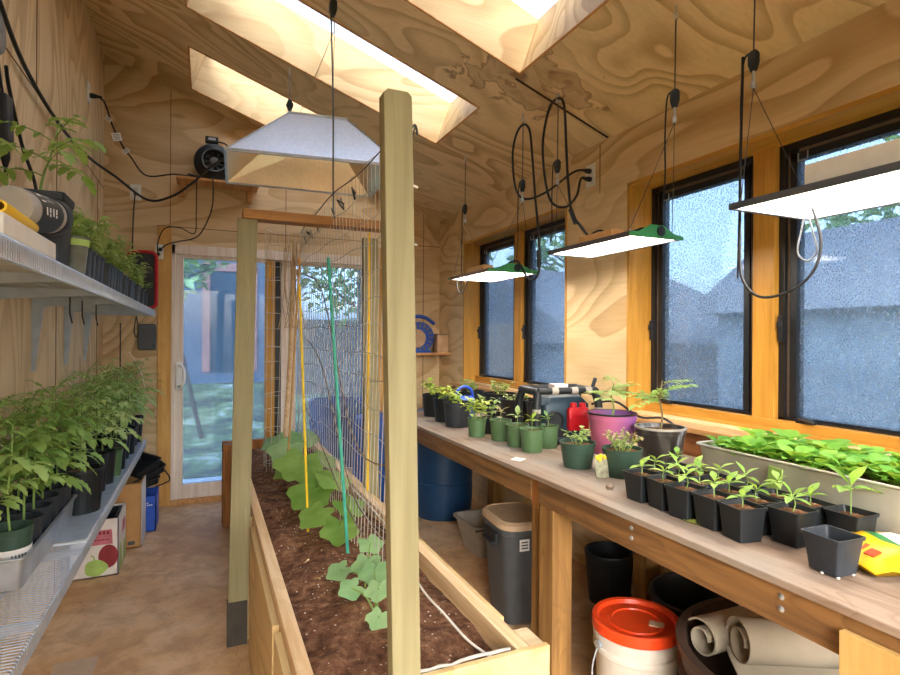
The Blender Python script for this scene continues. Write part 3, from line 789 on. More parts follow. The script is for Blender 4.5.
tag(MB().box(-.45, -.352, 1.30, 1.70, SU + .001, SU + .044).build('foam_block', M['offwhite'], bevel=.004), 'white foam block lying under the tipped jar on the upper shelf', 'block')
t = thing('yellow_tube', 'bright yellow plastic tube lying on the white foam block', 'tube', (-.366, 1.325, SU + .059))
b = MB(); b.lathe([(.008, 0), (.0125, 0), (.0135, .01), (.0135, .235), (.0125, .245), (.007, .245), (.006, .225), (0, .225)], 18, axis=(-.02, 1, .0)); b.build('tube_body', M['yellow'], t)
# clear cup and rows of small seedling pots
t = thing('plastic_cup', 'clear plastic cup with a green print beside the big square pot', 'cup', (-.385, 2.085, SU + .002))
MB().lathe([(0, 0), (.030, 0), (.042, .115), (.0445, .118), (.041, .116), (.029, .006), (0, .006)], 24).build('cup_body', M['cup'], t)
MB().lathe([(.0405, .09), (.0425, .11)], 24).build('green_band', M['ltgreen'], t)
fo, st = seedling_mesh(3, .10, .05, 5); shift(fo, .06).build('foliage', M['tomato2'], t); shift(st, .05).build('stem', M['stem'], t)
gS = 'seedlings in small square dark pots on the upper shelf'
i = 0
for x, yl in ((-.385, [2.17, 2.25, 2.33, 2.41, 2.58, 2.66, 2.74, 2.82, 2.90, 3.06, 3.14, 3.30, 3.38, 3.58, 3.66, 3.90, 4.12]), (-.47, [2.20, 2.30, 2.40, 2.56, 2.66, 2.78, 2.90, 3.05, 3.20, 3.36, 3.55, 3.80])):
    for j, y in enumerate(yl):
        v = i % 4; i += 1
        potted('sd%d' % v, 'potted_seedling', 'square seedling pot, %s from the near end of the upper shelf %s row' % (ordn[j], 'front' if x > -.4 else 'back'), 'potted plant', (x, y, SU + .002), ('square', .070, .055, .095), M['blackpl2'], .012,
               lambda v=v: bushy_mesh(80 + v, .13 + .025 * v, .065, .042, 40, .4, 5), M['tomato2'] if v % 2 else M['herb'], None, gS, rz=.05 * (i % 3 - 1))
# red framed tray
t = thing('framed_tray', 'red rimmed black plastic tray standing on end at the far end of the upper shelf', 'tray', (-.415, 4.47, SU + .002))
b = MB(); o = []
def rr(hx, hz, r, y, n=6):
    out = []
    for qd in range(4):
        sx = (1, -1, -1, 1)[qd]; sz = (1, 1, -1, -1)[qd]
        for j in range(n):
            a = PI / 2 * (qd + j / (n - 1)); out.append(V(sx * (hx - r) + r * math.cos(a), y, .205 + sz * (hz - r) + r * math.sin(a)))
    return out
b.tube(rr(.088, .20, .04, 0) + rr(.088, .20, .04, 0)[:1], .012, 8); b.build('red_rim', M['red'], t)
b = MB(); b.prism(rr(.085, .195, .04, .008), (0, .02, 0)); b.build('tray_panel', M['blackpl'], t, flat=True)
# ------------------------------------------------------------------ boxes on the floor by the left wall
def carton(name, label, x0, x1, y0, y1, h, mat, inner, th=.006, rz=0):
    cx, cy = (x0 + x1) / 2, (y0 + y1) / 2
    t = thing(name, label, 'box', (cx, cy, .001), rz); a, c = (x1 - x0) / 2, (y1 - y0) / 2
    b = MB()
    b.box(-a, a, -c, c, 0, th); b.box(-a, a, -c, -c + th, 0, h); b.box(-a, a, c - th, c, 0, h); b.box(-a, -a + th, -c, c, 0, h); b.box(a - th, a, -c, c, 0, h)
    b.build('box_body', mat, t, flat=True); return t, a, c
t, a, c = carton('produce_box', 'open white cardboard box printed with a red and a green pepper', -.70, -.462, 3.74, 4.06, .33, M['whitecard'], None)
def blob(pts, y): return [V(x, y, z) for x, z in pts]
def circ(cx, cz, rx, rz_, n=18, lob=0): return [(cx + rx * math.cos(2 * PI * i / n) * (1 + lob * math.cos(6 * PI * i / n)), cz + rz_ * math.sin(2 * PI * i / n)) for i in range(n)]
b = MB(); y = -c - .0015
b.prism(blob(circ(.068, .115, .05, .068), y), (0, .001, 0)); b.build('red_pepper_print', M['dkred'], t, flat=True)
b = MB(); b.prism(blob(circ(.005, .055, .058, .048, 20, .1), y - .001), (0, .001, 0)); b.tube([(0, y - .001, .10), (-.005, y - .001, .12), (-.02, y - .001, .13)], .004, 5); b.build('green_pepper_print', M['ltgreen'], t, flat=True)
b = MB(); b.prism(blob([(-.03, .185), (.09, .185), (.085, .27), (-.02, .27)], y), (0, .001, 0)); b.build('pink_print', M['pink'], t, flat=True)
MB().prism([V(a + .001, -.02, .2), V(a + .001, .1, .2), V(a + .001, .1, .27), V(a + .001, 0, .27)], (.001, 0, 0)).build('pink_print', M['pink'], t, flat=True)
b = MB(); b.prism([V(a + .001, -.13, .01), V(a + .001, -.02, .01), V(a + .001, -.07, .17), V(a + .001, -.12, .15)], (.001, 0, 0)); b.prism([V(a + .001, .03, .01), V(a + .001, .14, .01), V(a + .001, .12, .12), V(a + .001, .06, .14)], (.001, 0, 0)); b.build('leaf_print', M['ltgreen'], t, flat=True)
b = MB()
for q in range(5): b.box(-.02 + q * .02, -.008 + q * .02, y - .002, y - .001, .245, .262)
for q in range(7): b.box(-.015 + q * .013, -.006 + q * .013, y - .002, y - .001, .21, .218)
b.build('small_print', M['dkred'], t, flat=True)
tag(MB().rloft([(.085, .12, 0), (.1, .135, .10), (.103, .138, .10), (.103, .138, .106), (.09, .125, .106), (.08, .115, .01)], .2, 4, c=(-.581, 3.90, .22), capb=True, capt=True).build('plant_tray', M['blackpl']), 'black plastic tray sitting inside the pepper printed box', 'tray')
t, a, c = carton('cardboard_box', 'tall plain brown cardboard box with a white side beside the wall shelf', -.66, -.385, 4.17, 4.43, .42, M['card'], None)
MB().box(a, a + .003, -c, c, .01, .415).build('white_side', M['whitecard'], t, flat=True)
b = MB(); b.box(.02, .05, -c - .001, -c, .02, .05); b.box(.06, .10, -c - .001, -c, .02, .045); b.build('recycling_print', M['dkgrey'], t, flat=True)
t, a, c = carton('blue_box', 'blue printed cardboard box on the floor nearest the door', -.46, -.322, 4.47, 4.74, .25, M['bluebox'], None)
b = MB()
for r_, n in ((.20, 5), (.185, 7), (.17, 4)):
    for q in range(n): b.box(-.04 + q * .013, -.031 + q * .013, -c - .001, -c, r_, r_ + .008)
b.build('white_print', M['white'], t, flat=True)
def flat_tray(loc, rot, label, w=.15, d=.27):
    o = MB().rloft([(w - .02, d - .02, 0), (w - .005, d - .005, .04), (w + .005, d + .005, .04), (w + .005, d + .005, .046), (w - .008, d - .008, .046), (w - .024, d - .024, .005)], .15, 4, capb=True, capt=True).build('seedling_tray', M['blackpl'])
    o.location = loc; o.rotation_euler = rot; tag(o, label, 'tray'); return o
flat_tray((-.42, 4.50, .45), (.0, -.50, .5), 'black plastic seedling tray lying on top of the tilted tray pile', .10, .16)
flat_tray((-.39, 4.60, .39), (.05, -.42, .3), 'black plastic seedling tray tilted over the blue box in the middle of the pile', .11, .16)
flat_tray((-.41, 4.62, .31), (.0, -.30, .2), 'black plastic seedling tray at the bottom of the tilted pile on the blue box', .10, .15)
tag(MB().tube(smooth_path([(-.33, 4.6, .45), (-.27, 4.55, .41), (-.24, 4.58, .34), (-.27, 4.64, .30), (-.34, 4.62, .28)], 6), .005, 6).build('wire_loop', M['cable']), 'thin black wire loop hanging off the black tray pile', 'wire')
tag(MB().box(-.58, -.42, 2.60, 2.82, .0005, .003).build('floor_scrap', M['beige'], flat=True), 'flat pale scrap of paper lying on the concrete floor', 'scrap')

# ------------------------------------------------------------------ raised planter bed
PX0, PX1, PY0, PY1, PZ = .20, .735, 1.225, 4.45, .60
pl = thing('raised_planter', 'long raised wooden planter bed of soil in the middle of the floor', 'planter', (.47, 2.83, 0))
b = MB(); b.box(PX0, PX0 + .038, PY0, PY1, .40, PZ); b.build('side_board', M['rim'], pl, world=True, flat=True, bevel=.002)
b = MB(); b.box(PX1, PX1 + .038, PY0, PY1, .40, PZ); b.build('side_board', M['rim'], pl, world=True, flat=True, bevel=.002)
for ya, yb, off in ((PY0, 1.62, 0), (1.66, 2.56, 0), (2.70, 3.5, 0), (3.54, 4.44, 0)):
    b = MB(); b.box(PX0 - .021, PX0 - .001, ya, yb, .005, PZ - .035); b.build('side_panel', M['boxply'], pl, world=True, flat=True)
for ya, yb in ((1.40, 2.75), (2.92, 4.44)):
    b = MB(); b.box(PX1 + .040, PX1 + .060, ya, yb, .005, PZ - .01); b.build('side_panel', M['boxply'], pl, world=True, flat=True)
b = MB(); b.box(PX0 - .02, .822, PY0 - .02, PY0 - .001, .02, PZ + .002); b.build('end_panel', M['boxply'], pl, world=True, flat=True, bevel=.002)
b = MB(); b.box(.775, .820, PY0, PY0 + .09, .0, PZ - .002); b.build('corner_block', M['rim_x'], pl, world=True, flat=True, bevel=.003)
b = MB(); b.box(.114, .822, 4.452, 4.492, .0, PZ + .01); b.build('end_board', M['darkboard'], pl, world=True, flat=True, bevel=.003)
b = MB(); b.box(.122, .198, 4.36, 4.45, 0, PZ); b.build('corner_post', M['darkboard'], pl, world=True, flat=True)
# heaped soil
rnd = random.Random(5); b = MB(); nx, ny = 16, 90
hm = [[0] * (ny + 1) for _ in range(nx + 1)]
for _ in range(260):
    ci, cj, rr, hh = rnd.uniform(0, nx), rnd.uniform(0, ny), rnd.uniform(.7, 2.5), rnd.uniform(-.014, .02)
    for i in range(nx + 1):
        for j in range(max(0, int(cj - 8)), min(ny, int(cj + 8)) + 1):
            hm[i][j] += hh * math.exp(-((i - ci) ** 2 + (j - cj) ** 2) / rr ** 2)
for i in range(nx + 1):
    for j in range(ny + 1):
        u = i / nx; y = PY0 + (PY1 - PY0) * j / ny
        b.v.append(V(PX0 + .037 + (PX1 - PX0 - .036) * u, y, .535 + .018 * math.sin(PI * u) + hm[i][j] + rnd.uniform(-.004, .004)))
for i in range(nx):
    for j in range(ny):
        q = i * (ny + 1) + j; b.f.append([q, q + ny + 1, q + ny + 2, q + 1]); b.m.append(0)
b.build('soil_bed', M['soil'], pl, world=True, ang=180)
# liner edge of caulk at the near end and the white irrigation tube
tag(MB().tube(smooth_path([(.690, 1.262, .565), (.662, 1.36, .57), (.655, 1.50, .575), (.655, 1.72, .575), (.70, 2.05, .595), (.712, 2.6, .60), (.705, 3.2, .60), (.71, 3.9, .598)], 8), .0035, 8).build('drip_hose', M['offwhite']), 'thin pale drip hose running along the right inside edge of the planter', 'hose')
b = MB(); rnd = random.Random(3)
pts = [(PX0 + .02 + .50 * i / 18, PY0 + .006 + rnd.uniform(-.003, .006), PZ + rnd.uniform(-.002, .004)) for i in range(19)]
b.tube(pts, .0045, 8); b.build('caulk_bead', M['caulk'], pl, world=True)
tag(MB().leaf((.34, 1.93, .565), (1, .3, 0), (0, 0, 1), .04, .03, .0, PROF_S).build('fallen_leaf', M['yellow']), 'small fallen orange yellow leaf on the planter soil', 'leaf')
tag(MB().tube([(.30, 2.02, .562), (.355, 2.10, .566)], .004, 6).build('twig', M['rim']), 'pale twig lying on the planter soil', 'twig')

# cucumber plants: big lobed leaves on petioles
def cuke_leaf(b, c, nrm, d, R, rnd):
    c = Vector(c); nrm = Vector(nrm).normalized(); d = Vector(d); d = (d - nrm * d.dot(nrm)).normalized(); s = nrm.cross(d)
    n = 22; o = len(b.v); b.v.append(c + nrm * -.12 * R)
    for ring, k in ((0, .5), (1, 1.0)):
        for i in range(n):
            a = -PI + 2 * PI * i / n
            r = R * (1 + .13 * math.cos(5 * a)) * (1 - .42 * math.exp(-((abs(a) - PI) / .35) ** 2)) * k
            z = (-.10 * k * k + .05 * math.sin(7 * a) * k) * R
            b.v.append(c + d * r * math.cos(a) + s * r * math.sin(a) + nrm * z)
    for i in range(n):
        j = (i + 1) % n; b.f.append([o, o + 1 + i, o + 1 + j]); b.m.append(0)
        b.f.append([o + 1 + i, o + 1 + n + i, o + 1 + n + j, o + 1 + j]); b.m.append(0)
def cuke(label, loc, leaves, mat, seed):
    rnd = random.Random(seed); t = thing('cucumber_plant', label, 'plant', loc); st = MB()
    for (dx, dy, dz, R, nx_, ny_, fx, fy) in leaves:
        st.tube(smooth_path([(rnd.uniform(-.01, .01), rnd.uniform(-.01, .01), 0), (dx * .4, dy * .4, dz * .75), (dx, dy, dz)], 5), .0035, 6, r1=.002)
        b = MB(); cuke_leaf(b, (dx, dy, dz), (nx_, ny_, 1), (fx, fy, -.2), R, rnd); b.build('leaf', mat, t)
    st.build('stem', M['stem'], t); return t
Z0 = .555
cuke('cucumber plant nearest the front post with small rounded leaves', (.475, 1.62, Z0), [(-.02, -.10, .045, .036, -.2, -.5, -.6, -.6), (.0, -.03, .095, .042, -.3, -.4, -.4, -.8), (-.06, .06, .07, .04, -.1, -.5, -1, -.2), (.02, .08, .10, .05, -.2, -.5, -.3, -.7)], M['cuke2'], 1)
cuke('cucumber plant with pale mid sized leaves second from the front post', (.505, 1.83, Z0), [(-.09, .02, .06, .045, -.3, -.3, -1, -.2), (-.01, -.04, .09, .05, -.2, -.5, -.4, -.8), (.03, .06, .12, .045, 0, -.5, .2, -.8)], M['cuke2'], 2)
cuke('bright cucumber plant beside the green plastic stake', (.515, 2.30, Z0), [(-.02, -.10, .08, .075, -.2, -.6, -.3, -.9), (.05, .03, .13, .07, .2, -.5, .5, -.6), (-.09, .05, .10, .075, -.4, -.4, -.9, -.5)], M['cuke'], 3)
cuke('broad leaved cucumber plant between the green and yellow stakes', (.52, 2.68, Z0), [(-.07, -.06, .12, .105, -.2, -.5, -.7, -.6), (.05, -.02, .16, .085, .2, -.4, .4, -.8), (-.02, .10, .15, .09, -.1, -.5, -.5, -.7)], M['cuke'], 4)
cuke('cucumber plant behind the yellow stake with one very large leaf', (.525, 3.08, Z0), [(-.06, -.04, .17, .13, -.1, -.5, -.5, -.8), (.07, .02, .17, .09, .3, -.4, .6, -.6), (-.11, .08, .11, .08, -.4, -.3, -1, -.3)], M['cuke'], 5)
cuke('cucumber plant farthest along the planter below the netting', (.525, 3.48, Z0), [(-.08, -.05, .17, .11, -.2, -.5, -.6, -.7), (.04, .05, .22, .095, .1, -.5, .2, -.9), (-.13, .08, .20, .09, -.4, -.3, -1, -.3)], M['cuke2'], 6)

# ------------------------------------------------------------------ trellis: posts, beam, wire, stakes
def post(label, p0, p1, w, d, mat, cham=.012, foot=None):
    p0, p1 = Vector(p0), Vector(p1); t = thing('trellis_post', label, 'post', p0)
    L = (p1 - p0).length; ax = (p1 - p0) / L
    b = MB(); e = cham
    prof = [(w / 2, d / 2, 0), (w / 2, d / 2, L - e), (w / 2 - e, d / 2, L)]
    vs = []
    for hx, hy, z in prof:
        for sx, sy in ((-1, -1), (1, -1), (1, 1), (-1, 1)): vs.append(V(sx * hx, sy * hy, 0) + ax * z)
    fs = [(3, 2, 1, 0)] + [(i * 4 + j, i * 4 + (j + 1) % 4, i * 4 + 4 + (j + 1) % 4, i * 4 + 4 + j) for i in range(2) for j in range(4)] + [(8, 9, 10, 11)]
    b.add(vs, fs); b.build('post_timber', mat, t, flat=True, bevel=.002)
    if foot:
        MB().box(-w / 2 - .001, w / 2 + .001, -d / 2 - .001, d / 2 + .001, 0, foot).build('stained_foot', M['darkfoot'], t, flat=True)
    return t
post('pale timber post at the near end of the planter in the foreground', (.427, 1.178, .0), (.384, 1.178, 1.945), .066, .038, M['stud'], .010)
post('pale timber post on the left side of the planter carrying the crossbeam', (.136, 2.69, 0), (.172, 2.69, 1.935), .084, .04, M['stud'], .001, .20)
post('pale timber post on the right side of the planter carrying the crossbeam', (.832, 2.92, 0), (.812, 2.92, 1.935), .080, .038, M['stud'], .001)
tag(MB().obox((.485, 2.70, 1.957), (.67, .09, .043), (0, 0, .0)).build('crossbeam', M['beam'], flat=True, bevel=.002), 'orange brown timber crossbeam laid over the two rear trellis posts', 'beam')
tr = thing('wire_trellis', 'tall welded wire netting standing along the middle of the planter', 'trellis', (.55, 2.7, .55))
b = MB(); rnd = random.Random(9)
def mx(y, z):   # sheet position, curling round at the far end
    if y < 3.62: return V(.555 + .02 * math.sin(y * 2.3 + z * 2), y, z)
    a = (y - 3.62) / .11
    return V(.555 - .11 * (1 - math.cos(a)), 3.62 + .11 * math.sin(a), z)
yy = 1.62; vi = 0
while yy < 4.12:
    z0 = .56 + rnd.uniform(-.01, .03); z1 = 2.06 + rnd.uniform(-.02, .02)
    b.tube([mx(yy + .012 * math.sin(z * 3 + yy * 5), z) for z in [z0 + (z1 - z0) * q / 6 for q in range(7)]], .0017, 4, caps=False); yy += .052
b.build('vertical_wires', M['meshwire'], tr, world=True)
b = MB()
for k in range(15):
    z = .62 + k * .103 + rnd.uniform(-.01, .01)
    b.tube([mx(1.62 + 2.5 * q / 26, z + .006 * math.sin(q * 1.3 + k)) for q in range(27)], .0014, 4, caps=False)
b.build('horizontal_wires', M['meshwire'], tr, world=True)
b = MB()
b.tube([mx(1.60 + 2.02 * q / 16, 2.065 + .008 * math.sin(q)) for q in range(17)], .0025, 5)
b.build('top_rope', M['rope'], tr, world=True)
b = MB()
for z0, z1 in ((.75, .62), (1.15, .72), (1.52, .95)):
    b.tube(smooth_path([(.545, 3.4, z0 + .25), (.535, 2.8, z0 + .1), (.545, 2.2, z1 + .05), (.56, 1.75, z1 + .02)], 6), .003, 5)
b.build('dried_vines', M['rust'], tr, world=True)
for q in range(7):
    y = 2.2 + .2 * q; MB().tube(smooth_path([(.55, y, 1.98), (.545 - .02 * (q % 2), y + .02, 2.0), (.56, y + .05, 1.97), (.55, y + .06, 2.02)], 4), .004, 5).build('tie', M['rope'], tr, world=True)
tag(MB().tube([(.412, 2.45, .55), (.380, 2.52, 1.63)], .0055, 8).build('garden_stake', M['twine_y']), 'thin yellow garden stake standing in the planter soil', 'stake')
tag(MB().tube([(.505, 2.10, .55), (.45, 2.24, 1.72)], .0065, 8).build('garden_stake', M['stake_g']), 'green plastic coated garden stake standing in the planter', 'stake')
tag(MB().tube([(.43, 3.3, .55), (.415, 2.75, 1.78)], .006, 7).build('garden_stake', M['bamboo']), 'tan bamboo stake leaning in the planter behind the yellow stake', 'stake')
tag(MB().tube(smooth_path([(.46, 3.72, .56), (.50, 3.72, 1.2), (.53, 3.74, 2.03)], 4), .014, 8).build('garden_stake', M['rim']), 'thick pale wooden stake at the far end of the netting', 'stake')
b = MB(); rnd = random.Random(12)
for q in range(12):
    x = .44 + rnd.uniform(0, .1); y = 3.3 + rnd.uniform(0, .3)
    b.tube(smooth_path([(x, y, 1.95), (x + rnd.uniform(-.03, .03), y, 1.7), (x + rnd.uniform(-.04, .04), y, 1.45)], 4), .0025, 5)
tag(b.build('twine_bundle', M['lightrope']), 'loose bundle of tan twine hanging at the far end of the netting', 'twine')
tag(MB().tube([(.772, 2.79, 1.94), (.772, 2.795, .6)], .006, 6).build('garden_stake', M['yellow']), 'yellow stake running up the side of the right trellis post', 'stake')
# cord down the right of the front post
t = thing('tie_cord', 'white tie cord strung beside the front timber post', 'cord', (.44, 1.22, 1.9)); b = MB()
b.tube(smooth_path([(.418, 1.20, 1.86), (.46, 1.26, 1.915), (.475, 1.28, 1.90)], 5), .003, 6)
b.tube([(.458, 1.25, 1.91), (.448, 1.25, 1.87)], .0022, 5); b.build('top_knot', M['rope'], t, world=True)
MB().tube(smooth_path([(.449, 1.25, 1.87), (.452, 1.25, 1.75), (.450, 1.25, 1.6), (.432, 1.24, 1.47)], 6), .0022, 6).build('cord', M['white'], t, world=True)
for z, k in ((1.77, 1), (1.63, .7)): MB().tube([(.437, 1.225, z), (.449, 1.249, z - .005), (.468, 1.26, z - .006)], .003 * k, 5).build('zip_tie', M['white'], t, world=True)

# ------------------------------------------------------------------ reflector hood
hd = thing('reflector_hood', 'large aluminium grow lamp reflector hood hanging over the planter', 'lamp hood', (.48, 2.98, 2.30))
x0, x1, y0, y1, zb, zt = .083, .90, 2.72, 3.36, 2.262, 2.525
tx0, tx1, ty0, ty1 = .375, .66, 2.90, 3.20
bt = [V(x0, y0, zb), V(x1, y0, zb), V(x1, y1, zb), V(x0, y1, zb)]
tp = [V(tx0, ty0, zt), V(tx1, ty0, zt), V(tx1, ty1, zt), V(tx0, ty1, zt)]
hc = V(.48, 3.04, 0); 
bt = [V(p.x, p.y - .12 * (p.x - .08), p.z - .008) for p in bt]; tp = [V(p.x, p.y - .12 * (p.x - .08), p.z) for p in tp]; bt[0].x = .075; bt[3].x = .10; bt[3].y = 3.30
b = MB()
for i in range(4):
    j = (i + 1) % 4; b.quad(bt[i], bt[j], tp[j], tp[i])
b.quad(*tp); hsh = b.build('hood_shell', M['alu'], hd, world=True, flat=True)
b = MB(); ins = V(0, 0, -.004); ct = V(.48, 3.04, 0)
ct = sum(bt, V(0, 0, 0)) / 4
bi = [V(ct.x + (p.x - ct.x) * .985, ct.y + (p.y - ct.y) * .98, p.z + .001) for p in bt]; ti = [V(ct.x + (p.x - ct.x) * .96, ct.y + (p.y - ct.y) * .95, p.z - .008) for p in tp]
for i in range(4):
    j = (i + 1) % 4; b.quad(bi[j], bi[i], ti[i], ti[j])
b.quad(*ti[::-1]); b.build('inner_reflector', M['aluin'], hd, world=True, flat=True)
b = MB()
for i in range(4): b.bar(bt[i], bt[(i + 1) % 4], .010, .014); b.bar(tp[i], tp[(i + 1) % 4], .012, .012); b.bar(bt[i], tp[i], .012, .006)
b.build('edge_trim', M['zinc'], hd, world=True, flat=True)
for f in (.12, .3, .5, .7, .88):
    p = tp[1].lerp(bt[1], f); MB().lathe([(0, .008), (.005, .006), (.006, 0)], 8, c=p + V(0, -.004, .003)).build('rivet', M['steel'], hsh, world=True)
for p in (V(.43, 2.9, zt), V(.60, 2.9, zt)): MB().lathe([(.006, 0), (.006, .02), (0, .022)], 8, c=p).build('hanging_stud', M['steel'], hsh, world=True)
HK = V(.575, 2.78, ceil_z(.575) - .012)
rp = thing('rope_hanger', 'rope and ratchet hanging the front of the reflector hood from the ceiling', 'hanger', HK)
MB().tube([HK, HK + V(0, 0, -.03)], .008, 8).build('ceiling_hook', M['steel'], rp, world=True)
b = MB(); b.rloft([(.010, .018, -.035), (.018, .026, -.01), (.018, .026, .03), (.010, .012, .045)], .5, 4, c=HK + V(0, 0, -.065), capb=True, capt=True); b.build('ratchet', M['blackpl'], rp, world=True)
b = MB(); jn = HK + V(.008, 0, -.17)
b.tube([HK + V(.008, 0, -.10), jn], .0025, 5); b.tube([jn, (.432, 2.9, zt + .015)], .002, 5); b.tube([jn, (.60, 2.9, zt + .015)], .002, 5); b.build('v_cord', M['lightrope'], rp, world=True)
MB().tube(smooth_path([HK + V(-.01, 0, -.10), (.562, 2.72, 2.7), (.548, 2.63, 2.45), (.546, 2.615, 2.2), (.548, 2.62, 2.08), (.55, 2.62, 1.97)], 5), .004, 6).build('rope_tail', M['rope'], rp, world=True)
H2 = V(.49, 3.72, ceil_z(.49) - .002)
rp = thing('rope_hanger', 'thin chain and ratchet hanging the back of the reflector hood from the ceiling', 'hanger', H2)
b = MB(); b.tube([H2, H2 + V(0, 0, -.05)], .005, 6); b.build('ceiling_hook', M['steel'], rp, world=True)
e2 = V(.42, 3.17, zt + .01); m2 = H2.lerp(e2, .62)
b = MB(); b.tube([H2 + V(0, 0, -.05), m2], .003, 5); b.build('chain', M['rope'], rp, world=True)
b = MB(); b.rloft([(.010, .012, -.03), (.022, .018, 0), (.010, .012, .03)], .5, 4, c=m2, capb=True, capt=True); b.build('ratchet', M['blackpl'], rp, world=True)
MB().tube([m2, e2], .0025, 5).build('cord', M['rope'], rp, world=True)

# ------------------------------------------------------------------ back wall fittings
sh = thing('wall_shelf', 'short plywood shelf high on the back wall holding the duct fan', 'shelf', (.06, 4.99, 2.67))
MB().box(-.225, .40, 4.88, YB - .001, 2.655, 2.675).build('shelf_board', M['sill'], sh, world=True, flat=True, bevel=.002)
for xa in (-.185, .335): MB().box(xa - .02, xa + .02, YB - .05, YB - .001, 2.55, 2.655).build('shelf_cleat', M['sill'], sh, world=True, flat=True, bevel=.003)
fn = thing('duct_fan', 'black round inline duct fan standing on the high back wall shelf', 'fan', (.055, 4.98, 2.675)); R = .155; zc_ = 2.675 + R + .003; c0 = V(.055, 4.91, zc_)
MB().lathe([(.085, -.03), (.088, .0), (.10, .012), (.145, .03), (R, .05), (R, .085), (.145, .105), (.09, .12), (.085, .16), (0, .16)], 36, c=c0, axis=(0, 1, 0)).build('fan_housing', M['blackpl'], fn, world=True)
MB().lathe([(.086, -.032), (.094, -.034), (.096, -.02), (.088, -.02)], 32, c=c0, axis=(0, 1, 0)).build('inlet_ring', M['grey'], fn, world=True)
b = MB()
for k in range(9):
    a = 2 * PI * k / 9; b.prism([c0 + V(.03 * math.cos(a), .02, .03 * math.sin(a)), c0 + V(.08 * math.cos(a + .2), .02, .08 * math.sin(a + .2)), c0 + V(.08 * math.cos(a + .55), .03, .08 * math.sin(a + .55)), c0 + V(.03 * math.cos(a + .5), .03, .03 * math.sin(a + .5))], (0, .004, 0))
b.build('impeller', M['dkgrey'], fn, world=True)
MB().lathe([(0, -.012), (.028, -.006), (.034, .02)], 18, c=c0, axis=(0, 1, 0)).build('hub', M['grey'], fn, world=True)
jb = MB().obox(c0 + V(-.02, .06, R + .03), (.10, .05, .05)).build('junction_box', M['blackpl'], fn, world=True, flat=True, bevel=.006)
MB().obox(c0 + V(-.018, .034, R + .032), (.055, .002, .018)).build('rating_plate', M['zinc'], jb, world=True, flat=True)
MB().tube(smooth_path([c0 + V(.03, .05, R + .02), c0 + V(.09, .03, R - .0), c0 + V(.12, .03, R - .06)], 5), .006, 6).build('fan_lead', M['cable'], fn, world=True)
b = MB(); rnd = random.Random(2)
b.tube(smooth_path([(-.20, 4.91, 2.683), (-.12, 4.93, 2.69), (-.08, 4.90, 2.684), (-.14, 4.915, 2.70), (-.06, 4.92, 2.69), (-.02, 4.91, 2.684)], 5), .006, 6)
tag(b.build('coiled_lead', M['cable']), 'small coil of black lead lying on the high shelf beside the duct fan', 'cable')

def outlet(label, p, axis, w=.075, h=.12, horizontal=False):
    p = Vector(p); t = thing('wall_outlet', label, 'outlet', p)
    if axis == 'y': MB().obox(p + V(0, -.004, 0), (w, .007, h)).build('cover_plate', M['white'], t, world=True, flat=True, bevel=.002)
    else: MB().obox(p + V(.004 * (1 if axis == '+x' else -1), 0, 0), (.007, w, h)).build('cover_plate', M['white'], t, world=True, flat=True, bevel=.002)
    for dz in (.022, -.022):
        b = MB()
        if axis == 'y': b.obox(p + V(0, -.0085, dz), (.032, .003, .028))
        else: b.obox(p + V(.0085 * (1 if axis == '+x' else -1), 0, dz), (.003, .032, .028))
        b.build('socket', M['offwhite'], t, world=True, flat=True)
    return t
outlet('white double outlet on the left wall high beside the corner', (XL, 4.45, 3.06), '+x', .085, .13)
outlet('white double outlet on the back wall below the tagged cord', (-.525, YB, 2.555), 'y', .078, .125)
outlet('white outlet on the back wall by the top left corner of the door', (-.352, YB - .022, 2.085), 'y', .06, .12)
outlet('white double outlet on the right wall above the far window with two plugs', (XR, 2.725, 2.39), '-x', .085, .135)
th = thing('control_box', 'grey plastic control box on the back wall beside the door', 'control box', (-.437, YB, 1.39))
MB().rloft([(.064, .105, 0), (.064, .105, .035), (.058, .098, .042)], .22, 4, capb=True, capt=True).build('case', M['dkgrey'], th).rotation_euler = (PI / 2, 0, 0)
MB().lathe([(0, .003), (.008, .002), (.008, 0)], 12, c=(.045, -.043, -.07), axis=(0, -1, 0)).build('knob', M['blackpl'], th)
tag(MB().tube(smooth_path([(-.565, 5.08, 1.27), (-.52, 5.09, 1.2), (-.47, 5.085, 1.08), (-.45, 5.08, .98)], 5), .003, 5).build('white_wire', M['white']), 'thin white wire hanging down the back wall under the control box', 'wire')

def cable(label, pts, r=.006, mat=None, parts=None, name='electric_cable'):
    t = thing(name, label, 'cable', pts[0])
    MB().tube(smooth_path(pts, 8), r, 7).build('cord', mat or M['cable'], t, world=True)
    return t
def plug(t, p, d, s=1.0):
    p = Vector(p); MB().lathe([(0, 0), (.016 * s, 0), (.018 * s, .012 * s), (.016 * s, .03 * s), (.009 * s, .05 * s), (.006 * s, .07 * s)], 12, c=p, axis=d).build('plug', M['blackpl'], t, world=True)
def tagc(t, p, rot, w=.045, h=.06):
    b = MB(); b.obox(p, (w, .002, h), rot); ct_ = b.build('cord_tag', M['white'], t, world=True, flat=True)
    b = MB(); q = Euler(rot).to_matrix()
    for k in range(4): b.obox(Vector(p) + q @ V(0, -.0025, h * (.3 - .2 * k)), (w * .7, .001, h * .07), rot)
    b.build('tag_print', M['dkgrey'], ct_, world=True, flat=True)
t = cable('black cord with white tags from the left wall outlet to the high shelf', [(XL + .03, 4.45, 3.04), (-.66, 4.50, 3.03), (-.62, 4.62, 2.90), (-.57, 4.75, 2.80), (-.53, 4.85, 2.76), (-.47, 4.93, 2.68), (-.40, 4.95, 2.66), (-.25, 4.93, 2.69), (-.13, 4.92, 2.687)], .006)
